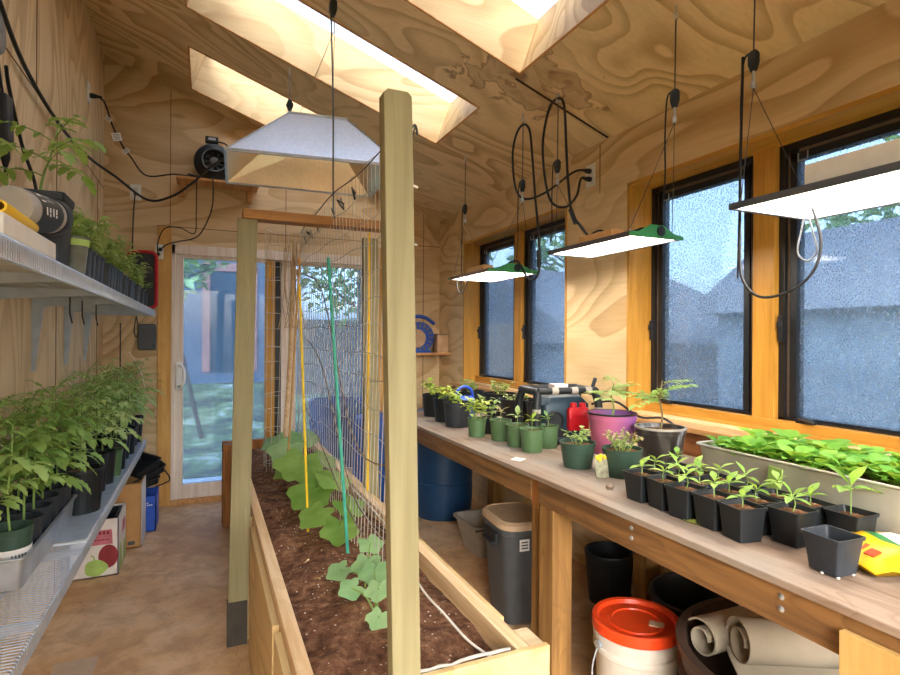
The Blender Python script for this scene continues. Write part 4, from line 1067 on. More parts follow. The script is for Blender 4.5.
plug(t, (XL + .012, 4.45, 3.04), (1, 0, 0)); tagc(t, (-.64, 4.55, 2.93), (0, .5, .3), .04, .03); tagc(t, (-.60, 4.64, 2.84), (.1, -.3, .3), .06, .055); tagc(t, (-.555, 4.76, 2.78), (0, .7, .2), .03, .05)
t = cable('thin black cord hanging from the lower outlet on the back wall', [(-.525, YB - .02, 2.555), (-.53, YB - .03, 2.48), (-.54, YB - .02, 2.3), (-.545, YB - .02, 2.0), (-.545, YB - .02, 1.7)], .005)
plug(t, (-.525, YB - .01, 2.545), (0, -1, -.2), .8)
cable('thick black cable swooping along the left wall and up to the reflector hood', [(-.715, 2.45, 2.71), (-.715, 2.86, 2.555), (-.712, 3.5, 2.51), (-.70, 4.2, 2.55), (-.60, 4.6, 2.54), (-.42, 4.85, 2.45), (-.25, 4.75, 2.47), (-.10, 4.4, 2.50), (.02, 4.0, 2.52), (.16, 3.5, 2.49), (.25, 3.28, 2.44)], .009)
t = cable('black cord looping from the high shelf down to the outlet by the door', [(.04, 4.90, 2.685), (.045, 4.865, 2.66), (.04, 4.90, 2.45), (-.03, 4.98, 2.27), (-.1, 5.0, 2.2), (-.22, 5.03, 2.17), (-.30, 5.04, 2.14), (-.34, 5.05, 2.10)], .005)
plug(t, (-.345, YB - .034, 2.10), (.2, -1, .1), .8)
t = cable('second thin black cord hanging from the high shelf to the door outlet', [(-.07, 4.90, 2.685), (-.075, 4.865, 2.66), (-.078, 4.93, 2.4), (-.09, 4.98, 2.24), (-.2, 5.0, 2.28), (-.31, 5.03, 2.27), (-.36, 5.05, 2.16), (-.362, 5.06, 2.08)], .004)
plug(t, (-.36, YB - .034, 2.06), (0, -1, .1), .8)
# black electrical gear at the left edge
t = thing('power_adapter', 'black power adapter hanging with its lead at the left wall above the shelf', 'power adapter', (-.69, 2.53, 2.2))
MB().obox((-.69, 2.535, 2.20), (.045, .085, .17), (.1, 0, 0)).build('adapter_body', M['blackpl2'], t, world=True, flat=True, bevel=.008)
MB().tube(smooth_path([(-.69, 2.53, 2.28), (-.70, 2.50, 2.42), (-.71, 2.52, 2.55)], 5), .006, 6).build('upper_lead', M['cable'], t, world=True)
b = MB(); b.lathe([(.014, 0), (.016, .05), (.008, .08)], 10, c=(-.69, 2.56, 2.11), axis=(0, .05, -1)); b.tube(smooth_path([(-.69, 2.56, 2.05), (-.69, 2.57, 1.95), (-.70, 2.55, 1.85), (-.7, 2.5, 1.75)], 5), .006, 6); b.build('lower_lead', M['cable'], t, world=True)
t = thing('vent_fan', 'black and grey clip fan at the upper left edge above the shelf', 'fan', (-.68, 2.46, 2.5))
MB().lathe([(0, 0), (.05, .0), (.085, .02), (.09, .05), (.07, .08), (0, .09)], 24, c=(-.72, 2.31, 2.42), axis=(1, 0, 0)).build('fan_body', M['grey'], t, world=True)
MB().obox((-.71, 2.33, 2.30), (.05, .06, .10)).build('clamp', M['blackpl'], t, world=True, flat=True, bevel=.008)
cable('black cord from the clip fan running down behind the tall tomato plant', [(-.70, 2.60, 2.42), (-.71, 2.68, 2.36), (-.712, 2.85, 2.2), (-.712, 3.05, 2.08), (-.712, 3.12, 1.9), (-.71, 3.0, 1.82), (-.70, 2.7, 1.84), (-.69, 2.5, 1.9)], .007)
# small shelf right with blue fan and tin
sh = thing('wall_shelf', 'small wooden corner shelf low on the right of the back wall', 'shelf', (2.0, 4.95, 1.24))
MB().box(1.70, 2.128, 4.80, YB - .001, 1.235, 1.255).build('shelf_board', M['sill'], sh, world=True, flat=True, bevel=.002)
MB().box(1.72, 1.76, YB - .04, YB - .001, 1.13, 1.235).build('shelf_cleat', M['sill'], sh, world=True, flat=True)
f = thing('blower', 'round blue machine with a tan hub and carrying handle on the corner shelf', 'machine', (1.845, 4.95, 1.255)); c0 = V(1.845, 4.87, 1.255 + .145)
MB().lathe([(0, 0), (.14, 0), (.145, .01), (.145, .10), (.14, .11), (0, .11)], 36, c=c0, axis=(0, 1, 0)).build('drum', M['fanblue'], f, world=True)
MB().lathe([(0, -.014), (.02, -.016), (.022, -.010), (.05, -.012), (.052, -.006), (.082, -.010), (.088, -.002), (.088, .004)], 32, c=c0 + V(-.03, 0, -.01), axis=(0, 1, 0)).build('hub_disc', M['terracotta'], f, world=True)
b = MB()
for k in range(16):
    a = 2 * PI * k / 16; b.obox(c0 + V(.112 * math.cos(a), -.003, .112 * math.sin(a)), (.036, .008, .012), (0, -a, 0))
b.build('grille_fins', M['brown_frame'], f, world=True, flat=True)
b = MB(); b.tube(smooth_path([c0 + V(-.12, .04, .10), c0 + V(-.05, .04, .19), c0 + V(.06, .04, .19), c0 + V(.16, .04, .13)], 5), .018, 8); b.build('carry_handle', M['fanblue'], f, world=True)
MB().box(1.75, 1.95, 4.85, 4.99, 1.2555, 1.28).build('base', M['barrel2'], f, world=True, flat=True, bevel=.005)
t = thing('metal_tin', 'square tan metal tin on the right end of the corner shelf', 'tin', (2.062, 4.88, 1.256))
MB().rloft([(.058, .05, 0), (.06, .052, .01), (.06, .052, .155), (.058, .05, .165)], .2, 4, capb=True, capt=True).build('tin_body', M['terracotta'], t)
MB().rloft([(.062, .054, .165), (.062, .054, .178)], .2, 4, capb=True, capt=True).build('tin_lid', M['brown_frame'], t)
# ------------------------------------------------------------------ potting bench
BZ = .86
bn = thing('potting_bench', 'long weathered wooden potting bench under the windows on the right', 'bench', (1.6, 2.0, 0))
BY1 = 3.78
b = MB(); b.box(1.188, 1.62, .2, BY1, BZ - .02, BZ); b.build('top_plank', M['benchtop'], bn, world=True, flat=True, bevel=.003)
b = MB(); b.box(1.623, 2.043, .2, BY1, BZ - .02, BZ); b.build('top_plank', M['benchtop'], bn, world=True, flat=True, bevel=.003)
for ya, yb in ((.2, 1.845), (1.90, BY1)):
    MB().box(1.200, 1.238, ya, yb, BZ - .112, BZ - .021).build('apron', M['apron'], bn, world=True, flat=True, bevel=.002)
MB().box(1.24, 2.04, BY1 - .04, BY1, BZ - .112, BZ - .021).build('apron', M['apron'], bn, world=True, flat=True)
for xa, xb, ya, yb in ((1.20, 1.289, 1.745, 1.838), (1.20, 1.26, 1.862, 1.955), (1.20, 1.289, .28, .37), (1.92, 2.01, 3.55, 3.64), (1.92, 2.01, 2.02, 2.11), (1.92, 2.01, .3, .39), (1.20, 1.26, 3.66, 3.75)):
    z1 = BZ - .021 if xa > 1.5 or ya > 1.85 else BZ - .113
    xo = .0395 if xa < 1.5 and ya > 1.85 else 0
    MB().box(xa + xo, xb + xo, ya, yb, 0, z1).build('leg', M['leg'], bn, world=True, flat=True, bevel=.003)
MB().box(1.203, 1.240, 1.85, 1.895, BZ - .13, BZ - .021).build('joint_block', M['darkboard'], bn, world=True, flat=True)
for y, zs in ((.842, (-.045, -.073)), (1.325, (-.042, -.073))):
    for z in zs: MB().lathe([(.0075, 0), (.0075, .002), (.005, .004), (0, .005)], 10, c=(1.200, y, BZ + z), axis=(-1, 0, 0)).build('bolt_head', M['steel'], bn, world=True)
tag(MB().box(1.180, 1.198, -.05, .705, .001, BZ - .05).build('plywood_panel', M['panel'], flat=True, bevel=.001), 'pale plywood panel standing under the near end of the bench', 'panel')

# black square seedling pots
gB = 'pepper seedlings in square black pots on the bench'
cols = [(1.348, [1.432, 1.338, 1.243, 1.145, 1.048], 'aisle side'), (1.437, [1.46, 1.37, 1.27, 1.17, 1.07, .972], 'middle'), (1.530, [1.46, 1.37, 1.28, 1.18, 1.08, .99], 'window side')]
i = 0
for x, yl, nm in cols:
    for j, y in enumerate(yl):
        v = i % 4; i += 1
        potted('pep%d' % v, 'potted_seedling', 'seedling in a square black pot, %s from far end of the %s row' % (ordn[j].replace('nearest', 'first'), nm), 'potted plant', (x + .012 * ((i * 7 % 5) / 4 - .5) - .01, y, BZ + .001), ('square', .090, .068, .092), M['blackpl'], .012,
               lambda v=v: seedling_mesh(20 + v, .035 + .006 * v, .045, 6), M['seedl'], None, gB, rz=.06 * ((i * 3) % 5 - 2) - .05)
t = thing('potted_seedling', 'taller seedling with long pale leaves in the square pot nearest the trough', 'potted plant', (1.545, .895, BZ + .001))
square_pot(.090, .068, .092).build('pot', M['blackpl'], t); soil_disc(.036, .078, 3, True).build('soil', M['soil'], t)
fo, st = seedling_mesh(33, .085, .085, 5); shift(fo, .078).build('foliage', M['seedl'], t); shift(st, .078).build('stem', M['stem'], t)
t = thing('plant_pot', 'empty square black pot standing alone on the bench front edge', 'pot', (1.338, .815, BZ + .004), -.05)
ep = square_pot(.093, .068, .086).build('pot', M['blackpl2'], t)
for dx, dy in ((-.03, -.034), (.02, -.034), (-.034, .0)): MB().obox((dx, dy, -.001), (.006, .004, .004)).build('drain_foot', M['white'], ep, flat=True)
tag(MB().obox((1.585, 1.14, BZ + .075), (.06, .003, .15), (.1, 0, 1.25)).build('seed_packet', M['ltgreen'], flat=True), 'green and tan seed packet standing behind the square black pots', 'seed packet')

# big galvanised trough with lettuce
tl = trough('galvanised_trough', 'galvanised metal trough of leafy greens on the bench by the near window', 1.612, 2.005, .60, 1.465, BZ + .002, .165, .02, M['troughmetal'])
soil_b = MB(); soil_b.rloft([(.175, .41, .135), (.17, .405, .14)], .2, 5, capt=True).build('soil', M['soil'], tl)
rnd = random.Random(44)
def lettuce(seed, r):
    rn = random.Random(seed); b = MB()
    for k in range(13):
        a = k * 2.4; el = rn.uniform(.25, 1.0); L = r * rn.uniform(.7, 1.15)
        d = V(math.cos(a) * math.cos(el), math.sin(a) * math.cos(el), math.sin(el))
        base = V(0, 0, .0); b.tube([base, base + d * L * .5], .002, 5)
        b.leaf(base + d * L * .45, d, V(0, 0, 1), L * .9, L * .72, .75, (.55, .95, 1.0, .85, .5), .22)
    return b
LM = [lettuce(90 + q, .058) for q in range(4)]; LO = []
gl = 'leafy greens in the galvanised trough on the bench'
n = 0
for iy in range(12):
    for ix in range(5):
        x = 1.685 + ix * .065 + rnd.uniform(-.015, .015); y = .665 + iy * .066 + rnd.uniform(-.015, .015); z = BZ + .150; v = n % 4
        if n < 4: o = LM[v].build('leafy_green', M['lettuce']); LO.append(o)
        else: o = LO[v].copy(); COL.objects.link(o)
        o.location = (x, y, z); o.rotation_euler = (0, 0, n * 1.9); k = rnd.uniform(.85, 1.2); o.scale = (k, k, k)
        tag(o, 'leafy green plant, %s from the front in the %s cross row from the near end' % (ordn[ix].replace('nearest', 'first'), ordn[iy].replace('nearest', 'first')), 'plant', gl); n += 1

# clear pot, purple pot with young trees
def treelet(seed, h, spread, n, leafL, size):
    rn = random.Random(seed); b = MB(); sb = MB()
    stem = smooth_path([(0, 0, 0), (.01, 0, h * .3), (.0, .005, h * .65), (.01, 0, h)], 5); sb.tube(stem, .005, 7, r1=.0025)
    for k in range(n):
        a = k * 2.4 + seed; f = rn.uniform(.55, 1); p = stem[int(f * (len(stem) - 1))]; el = rn.uniform(.1, .7)
        d = V(math.cos(a) * math.cos(el), math.sin(a) * math.cos(el), math.sin(el)); L = leafL * rn.uniform(.7, 1.15)
        pts = [p + d * L * q / 6 + V(0, 0, -.25 * L * (q / 6) ** 2) for q in range(7)]; sb.tube(pts, .0018, 5, r1=.001)
        side = d.cross(V(0, 0, 1)).normalized()
        for q in range(2, 7):
            for s in (-1, 1): b.leaf(pts[q], (d * .6 + side * s), V(0, 0, 1), size * (1.1 - .1 * q), size * .42, .5, PROF_S, .2)
        b.leaf(pts[-1], d, V(0, 0, 1), size, size * .42, .7, PROF_S, .2)
    return b, sb
t = thing('potted_tree', 'small fern leaved tree seedling in a dirty clear plastic pot', 'potted plant', (1.815, 1.83, BZ + .001))
round_pot(.105, .083, .155, lip=.008).build('pot', M['clearpot'], t); MB().lathe([(.099, .153), (.108, .150), (.1085, .158), (.099, .159)], 28).build('rim_band', M['tubgrey'], t)
soil_disc(.098, .138, 3).build('soil', M['soil'], t)
fo, st = treelet(3, .22, .1, 9, .15, .062); shift(fo, .138).build('foliage', M['tomato'], t); shift(st, .138).build('stem', M['woodstem'], t)
t = thing('potted_tree', 'leafy young plant in a large pink and purple plastic pot', 'potted plant', (1.757, 2.075, BZ + .001))
round_pot(.112, .088, .188, lip=.008).build('pot', M['purple'], t); MB().lathe([(.106, .186), (.115, .184), (.116, .191), (.106, .192)], 28).build('rim_band', M['blackpl'], t)
soil_disc(.10, .165, 3).build('soil', M['soil'], t)
fo, st = treelet(5, .16, .1, 9, .10, .062); shift(fo, .165).build('foliage', M['herb'], t); shift(st, .165).build('stem', M['stem'], t)

# green pots
potted('gI', 'potted_herb', 'sprawling seedlings in a wide dark green pot in front of the radio', 'potted plant', (1.432, 1.905, BZ + .001), ('round', .074, .058, .105), M['dkgreenpot'], .014, lambda: bushy_mesh(5, .07, .075, .028, 60, .5, 8), M['herb'])
potted('gJ', 'potted_herb', 'wispy dried herb in a wide dark green pot beside the purple pot', 'potted plant', (1.498, 1.71, BZ + .001), ('round', .077, .06, .11), M['dkgreenpot'], .014, lambda: bushy_mesh(6, .085, .09, .018, 130, .9, 16), M['dryherb'])
fo, st = bushy_mesh(8, .06, .06, .022, 60, .5, 8); p = PROTO['gJ']; shift(fo, .096).build('green_shoots', M['herb'], p)
potted('gS0', 'potted_seedling', 'plain green pot with a seedling standing nearest the aisle of the green pot cluster', 'potted plant', (1.423, 2.245, BZ + .001), ('round', .058, .047, .108), M['greenpot'], .012, lambda: seedling_mesh(61, .06, .05, 7), M['basil'])
potted('gS1', 'potted_seedling', 'green pot of seedlings on the window side of the green pot cluster', 'potted plant', (1.545, 2.30, BZ + .001), ('round', .055, .047, .108), M['greenpot'], .012, lambda: seedling_mesh(62, .055, .05, 6), M['herb'])
potted('gS2', 'potted_seedling', 'green pot partly hidden behind the front green pot of the cluster', 'potted plant', (1.425, 2.385, BZ + .001), ('round', .058, .047, .108), M['greenpot'], .012, lambda: seedling_mesh(63, .06, .055, 6), M['herb'])
potted('gS3', 'potted_seedling', 'green pot with dry soil and a wilted seedling, farthest of the green pot cluster', 'potted plant', (1.425, 2.555, BZ + .001), ('round', .058, .047, .108), M['greenpot'], .012, lambda: seedling_mesh(64, .06, .05, 5), M['dryherb'])
potted('gS4', 'potted_herb', 'bushy yellow green plant in a small green pot by the bench edge', 'potted plant', (1.357, 2.70, BZ + .001), ('round', .052, .042, .10), M['greenpot'], .01, lambda: bushy_mesh(7, .13, .085, .04, 90, .5, 9), M['basil'])
potted('gS5', 'potted_herb', 'plant in a small black pot just behind the bushy yellow green plant', 'potted plant', (1.47, 2.77, BZ + .001), ('round', .05, .04, .09), M['blackpl'], .01, lambda: bushy_mesh(17, .13, .07, .035, 50, .5, 7), M['herb'])
potted('bA', 'potted_herb', 'yellow green seedlings in a black nursery pot on the bench edge nearest the front post', 'potted plant', (1.400, 3.055, BZ + .001), ('round', .082, .07, .15), M['blackpl2'], .02, lambda: bushy_mesh(9, .10, .085, .045, 44, .5, 7), M['basil'])
potted('bB', 'potted_herb', 'yellow green seedlings in the second black nursery pot along the bench edge', 'potted plant', (1.42, 3.27, BZ + .001), ('round', .082, .07, .15), M['blackpl'], .02, lambda: bushy_mesh(10, .10, .085, .045, 44, .5, 7), M['basil'])
potted('bC', 'potted_herb', 'yellow green seedlings in the black nursery pot at the far end of the bench', 'potted plant', (1.44, 3.52, BZ + .001), ('round', .082, .07, .15), M['blackpl'], .02, lambda: bushy_mesh(13, .12, .085, .05, 44, .5, 7), M['basil'])
potted('wB0', 'potted_herb', 'sparse seedlings in a wide ribbed black pot in front of the far window', 'potted plant', (1.86, 3.12, BZ + .001), ('ribbed', .118, .095, .145), M['blackpl'], .02, lambda: bushy_mesh(19, .05, .10, .03, 60, .4, 12), M['herb'])
potted('wB1', 'potted_herb', 'leafy seedlings in a wide black pot by the left pane of the far window', 'potted plant', (1.90, 3.42, BZ + .001), ('round', .12, .10, .15), M['blackpl'], .015, lambda: bushy_mesh(20, .10, .11, .04, 90, .5, 12), M['herb'])
potted('wB2', 'potted_herb', 'pale seedlings in a wide black pot between the ribbed pot and the radio', 'potted plant', (1.90, 2.85, BZ + .001), ('round', .12, .10, .155), M['blackpl2'], .015, lambda: bushy_mesh(21, .09, .11, .035, 80, .5, 12), M['herb'])
potted('wB3', 'potted_herb', 'seedlings in a black pot at the far back corner of the bench', 'potted plant', (1.78, 3.64, BZ + .001), ('round', .10, .085, .15), M['blackpl'], .015, lambda: bushy_mesh(22, .10, .09, .04, 60, .5, 10), M['herb'])
# watering can
t = thing('watering_can', 'blue plastic watering can among the black pots at the far end of the bench', 'watering can', (1.635, 3.44, BZ + .001)); t.scale = (.9, .9, .9)
MB().lathe([(0, 0), (.075, 0), (.08, .02), (.078, .13), (.05, .155), (.045, .155), (.07, .12), (.07, .01), (0, .01)], 26).build('can_body', M['wcan'], t)
b = MB(); b.tube(smooth_path([(-.07, 0, .12), (-.065, 0, .19), (-.01, 0, .225), (.05, 0, .20), (.07, 0, .13)], 6), .011, 9); b.build('handle', M['wcan'], t)
MB().tube(smooth_path([(-.07, -.01, .05), (-.12, -.03, .10), (-.16, -.05, .17)], 5), .014, 9, r1=.010).build('spout', M['wcan'], t)
# seed sack and bits
t = thing('seed_bag', 'tan printed paper bag standing behind the roll cage of the radio', 'bag', (1.63, 2.42, BZ + .001), -.5)
MB().rloft([(.045, .03, 0), (.055, .035, .05), (.05, .03, .13), (.045, .008, .19), (.045, .004, .20)], .5, 4, capb=True, capt=True).build('bag_body', M['driver_o'], t)
b = MB(); b.prism([V(x, -.036, z) for x, z in circ(0, .07, .035, .03, 16)], (0, -.002, 0)); b.box(-.03, .03, -.034, -.032, .125, .14); b.build('bag_print', M['brown_frame'], t, flat=True)
# jobsite radio
t = thing('jobsite_radio', 'dark jobsite radio with a black roll cage and a red panel on the bench', 'radio', (1.70, 2.42, BZ + .001), -.12)
MB().rloft([(.12, .075, .035), (.135, .085, .05), (.135, .085, .20), (.10, .06, .235)], .35, 5, capb=True, capt=True).build('radio_body', M['teal'], t)
MB().rloft([(.10, .06, .236), (.075, .045, .262), (.05, .03, .268)], .3, 4, capt=True).build('top_cap', M['grey'], t)
for x in (-.06, .06): pass
b = MB(); b.lathe([(0, 0), (.052, 0), (.052, .008), (.045, .012), (.04, .006), (0, .004)], 22, c=(-.075, -.085, .12), axis=(0, -1, 0)); b.lathe([(0, 0), (.04, 0), (.04, .008), (0, .01)], 22, c=(-.055, -.0851, .055), axis=(0, -1, 0)); b.build('speaker_grille', M['blackpl'], t)
b = MB(); b.rloft([(.055, .018, .07), (.058, .02, .08), (.058, .02, .175), (.05, .016, .185)], .4, 4, c=(.055, -.092, 0), capb=True, capt=True)
for x in (.03, .082): b.lathe([(.018, 0), (.018, .025), (.012, .03), (0, .03)], 14, c=(x, -.092, .18))
b.build('red_panel', M['red'], t)
b = MB()
for x in (-.185, .165):
    for y in (-.11, .10):
        b.tube(smooth_path([(x, y, .012), (x, y, .10), (x, y, .20), (x * .93, y * .85, .262)], 6), .021, 10)
    b.tube([(x * .93, -.105, .268), (x * .93, .10, .268)], .019, 10)
for y in (-.10, .092):
    b.tube([(-.172, y, .272), (.153, y, .272)], .018, 10); b.tube([(-.18, y, .02), (.16, y, .02)], .018, 10)
b.tube([(.13, -.09, .25), (.17, -.07, .33)], .010, 8)
b.build('roll_cage', M['blackpl'], t)
b = MB()
for x in (-.10, .01, .09):
    b.tube([(x, -.10, .272), (x + .035, -.10, .272)], .0195, 10)
for x, y in ((-.185, -.11), (.165, -.11)): b.tube([(x, y, .165), (x, y, .185)], .0225, 10); b.tube([(x, y, .04), (x, y, .055)], .0225, 10)
b.build('cage_joints', M['tubgrey'], t)
b = MB(); b.box(-.05, .03, -.04, .03, .2685, .30); b.build('top_label', M['whitecard'], t, flat=True, bevel=.003)
tag(MB().tube(smooth_path([(1.83, 2.32, BZ + .20), (1.90, 2.22, BZ + .22), (1.93, 2.08, BZ + .16), (1.95, 1.95, BZ + .17), (2.0, 1.9, BZ + .12)], 6), .006, 6).build('radio_lead', M['cable']), 'black lead curving from the radio behind the purple pot', 'cable')
# stone marker, scraps, yellow bag, dark lid
t = thing('flower_card', 'small tilted card with yellow flowers leaning on the wide green pot', 'card', (1.402, 1.715, BZ + .001), -.15)
MB().obox((0, 0, .045), (.055, .004, .09), (-.25, 0, .0)).build('card_body', M['stone'], t, flat=True, bevel=.001)
b = MB()
for q, (x, z) in enumerate(((-.016, .078), (.0, .084), (.015, .077), (-.006, .07))): b.lathe([(0, .004), (.008, .003), (.009, 0)], 8, c=(x, -.003 + (z - .045) * .25, z), axis=(0, -1, .2))
b.build('flower_print', M['yellow'], t)
b = MB(); rnd = random.Random(8)
for q in range(14): b.obox((rnd.uniform(-.02, .02), rnd.uniform(-.025, .015) + (q / 14 * .05 - .02) * 0, .012 + q * .004), (.008, .003, .006), (0, 0, rnd.uniform(0, 3)))
tag(MB().obox((1.265, 2.11, BZ + .003), (.05, .05, .004), (0, 0, .5)).build('paper_scrap', M['white'], flat=True), 'crumpled white paper scrap at the bench edge near the green pots', 'scrap')
tag(MB().obox((1.46, 2.62, BZ + .003), (.06, .04, .004), (0, 0, .3)).build('plant_label', M['white'], flat=True), 'white plant label lying on the bench beside the small green pots', 'plant label')
tag(MB().leaf((1.30, 1.22, BZ + .004), (.2, -1, 0), (0, 0, 1), .07, .035, .0, PROF_S).build('dry_leaf', M['basil']), 'yellowing leaf lying under the front row of square pots', 'leaf')
tag(MB().lathe([(0, 0), (.012, .002), (.016, .012), (.008, .02), (0, .021)], 9, c=(1.325, 1.575, BZ + .001)).build('bark_chip', M['brown_frame']), 'small brown bark chip on the bench beside the square pots', 'bark chip')
t = thing('fertiliser_bag', 'bright yellow plastic bag with a green stripe lying on the bench', 'bag', (1.51, .79, BZ + .001), -.35); t.scale = (.85, .85, 1)
b = MB(); nx, ny = 12, 10
for top in (1, 0):
    o = len(b.v)
    for i in range(nx + 1):
        for j in range(ny + 1):
            u, v = i / nx * 2 - 1, j / ny * 2 - 1
            hgt = .042 * (max(0, 1 - u * u)) ** .5 * (max(0, 1 - v ** 4)) ** .5
            b.v.append(V(u * .135, v * .11, .018 + (hgt if top else -min(.016, hgt)) + (.003 * math.sin(u * 9 + v * 5) if top else 0)))
    for i in range(nx):
        for j in range(ny):
            q = o + i * (ny + 1) + j; mi = 0
            b.f.append([q, q + ny + 1, q + ny + 2, q + 1] if top else [q, q + 1, q + ny + 2, q + ny + 1]); 
            mi = (1 if 5 <= i <= 5 else (2 if i >= 6 and 2 <= j <= 7 else 0)) if top else 0
            b.m.append(mi)
b.build('bag_body', [M['yellow'], M['greenled'], M['whitecard']], t, ang=180)
b = MB()
for q in range(3): b.obox((-.10 + .012 * q, -.06 + .05 * q, .047), (.028, .03, .004), (0, -.35, .05))
b.build('picture_print', M['orange'], t, flat=True)
t = thing('tray_lid', 'black plastic dome lid lying at the near right end of the bench', 'lid', (1.47, .565, BZ + .002), .1)
MB().rloft([(.15, .10, 0), (.15, .10, .006), (.14, .09, .008), (.115, .07, .045), (.105, .06, .05)], .25, 5, capt=True).build('lid_body', M['blackpl2'], t)

# ------------------------------------------------------------------ under the bench
def barrel(label, x, y, r, h, mat):
    t = thing('plastic_barrel', label, 'barrel', (x, y, .001))
    p = [(0, 0), (r * .9, 0), (r * .97, .02), (r, h * .18), (r * 1.0, h * .33), (r * .985, h * .335), (r * .985, h * .35), (r, h * .355), (r, h * .66), (r * .985, h * .665), (r * .985, h * .68), (r, h * .685), (r, h * .88), (r * .95, h * .97), (r * .9, h), (0, h)]
    bb = MB().lathe(p, 40).build('barrel_body', mat, t)
    for s in (-.5, .5): MB().lathe([(.03, 0), (.03, .015), (0, .016)], 12, c=(r * s, 0, h)).build('bung', M['white'], bb)
    return t
barrel('dark blue plastic barrel under the far end of the bench', 1.735, 4.05, .235, .82, M['barrel'])
barrel('brighter blue plastic barrel by the back wall right of the glass door', 1.425, 4.72, .25, .70, M['barrel2'])
t = thing('storage_tub', 'grey plastic storage tub on the floor behind the rubbish bin', 'tub', (1.78, 3.24, .001))
MB().rloft([(.19, .13, 0), (.235, .17, .19), (.25, .185, .195), (.25, .185, .21), (.23, .165, .21), (.185, .125, .008)], .25, 5, capb=True, capt=True).build('tub_body', M['tubgrey'], t)
b = MB(); b.tube(smooth_path([(-.25, -.187, .2), (0, -.2, .20), (.25, -.187, .2)], 4), .007, 6); b.build('front_lip', M['dkgrey'], t)
t = thing('rubbish_bin', 'slim dark grey bin with a beige lid in front of the bench leg', 'bin', (1.455, 2.45, .001), -.1)
MB().rloft([(.095, .13, 0), (.125, .165, .44), (.132, .172, .445), (.132, .172, .47)], .5, 6, capb=True, capt=True).build('bin_body', M['dkgrey'], t)
MB().rloft([(.138, .178, .471), (.138, .178, .495), (.12, .16, .508), (.115, .155, .503), (.05, .09, .50)], .6, 6, capb=True, capt=True).build('bin_lid', M['beige'], t)
b = MB(); b.obox((-.145, -.03, .415), (.02, .15, .06)); b.obox((-.155, -.03, .395), (.03, .13, .02)); b.build('handle', M['blackpl'], t, flat=True, bevel=.005)
b = MB(); b.obox((-.03, -.171, .40), (.05, .004, .055)); stk = b.build('sticker', M['white'], t, flat=True)
b = MB()
for q in range(3): b.obox((-.03, -.1735, .415 - q * .014), (.035, .001, .006))
b.build('sticker_print', M['dkgrey'], stk, flat=True)
t = thing('nursery_pot', 'empty black nursery pot on the floor against the wall under the bench', 'pot', (1.985, 2.36, .001))
ribbed_pot(.128, .105, .265).build('pot', M['blackpl'], t)
# bucket
t = thing('lidded_bucket', 'white plastic bucket with a bright orange lid under the bench', 'bucket', (1.445, 1.57, .001)); R = .150; hb = .365
MB().lathe([(0, 0), (.128, 0), (.132, .01), (R - .006, hb - .10), (R - .004, hb - .095), (R + .002, hb - .09), (R + .002, hb - .075), (R - .004, hb - .07), (R - .003, hb - .05), (R + .003, hb - .045), (R + .003, hb - .03), (R - .003, hb - .025), (R - .003, hb)], 44).build('bucket_body', M['bucketwhite'], t)
MB().lathe([(R + .002, hb - .022), (R + .006, hb - .02), (R + .007, hb + .012), (R + .002, hb + .018), (R - .012, hb + .016), (R - .018, hb + .002), (.10, hb + .001), (.098, hb + .007), (.085, hb + .007), (.083, hb + .001), (.03, hb + .001), (0, hb + .002)], 44).build('bucket_lid', M['orange'], t)
blid = t.children[-1]
MB().obox((.045, -.055, hb + .005), (.035, .05, .005), (0, 0, .7)).build('lid_sticker', M['beige'], blid, flat=True)
b = MB(); b.tube(smooth_path([(-R - .004, .02, hb - .06), (-R - .022, .03, hb - .14), (-R - .01, .04, hb - .25), (-R + .005, .05, hb - .26)], 6), .003, 6); b.lathe([(.014, 0), (.014, .012), (0, .014)], 12, c=(-R + .002, .02, hb - .06), axis=(-1, 0, 0)); b.build('bail_handle', M['zinc'], t)
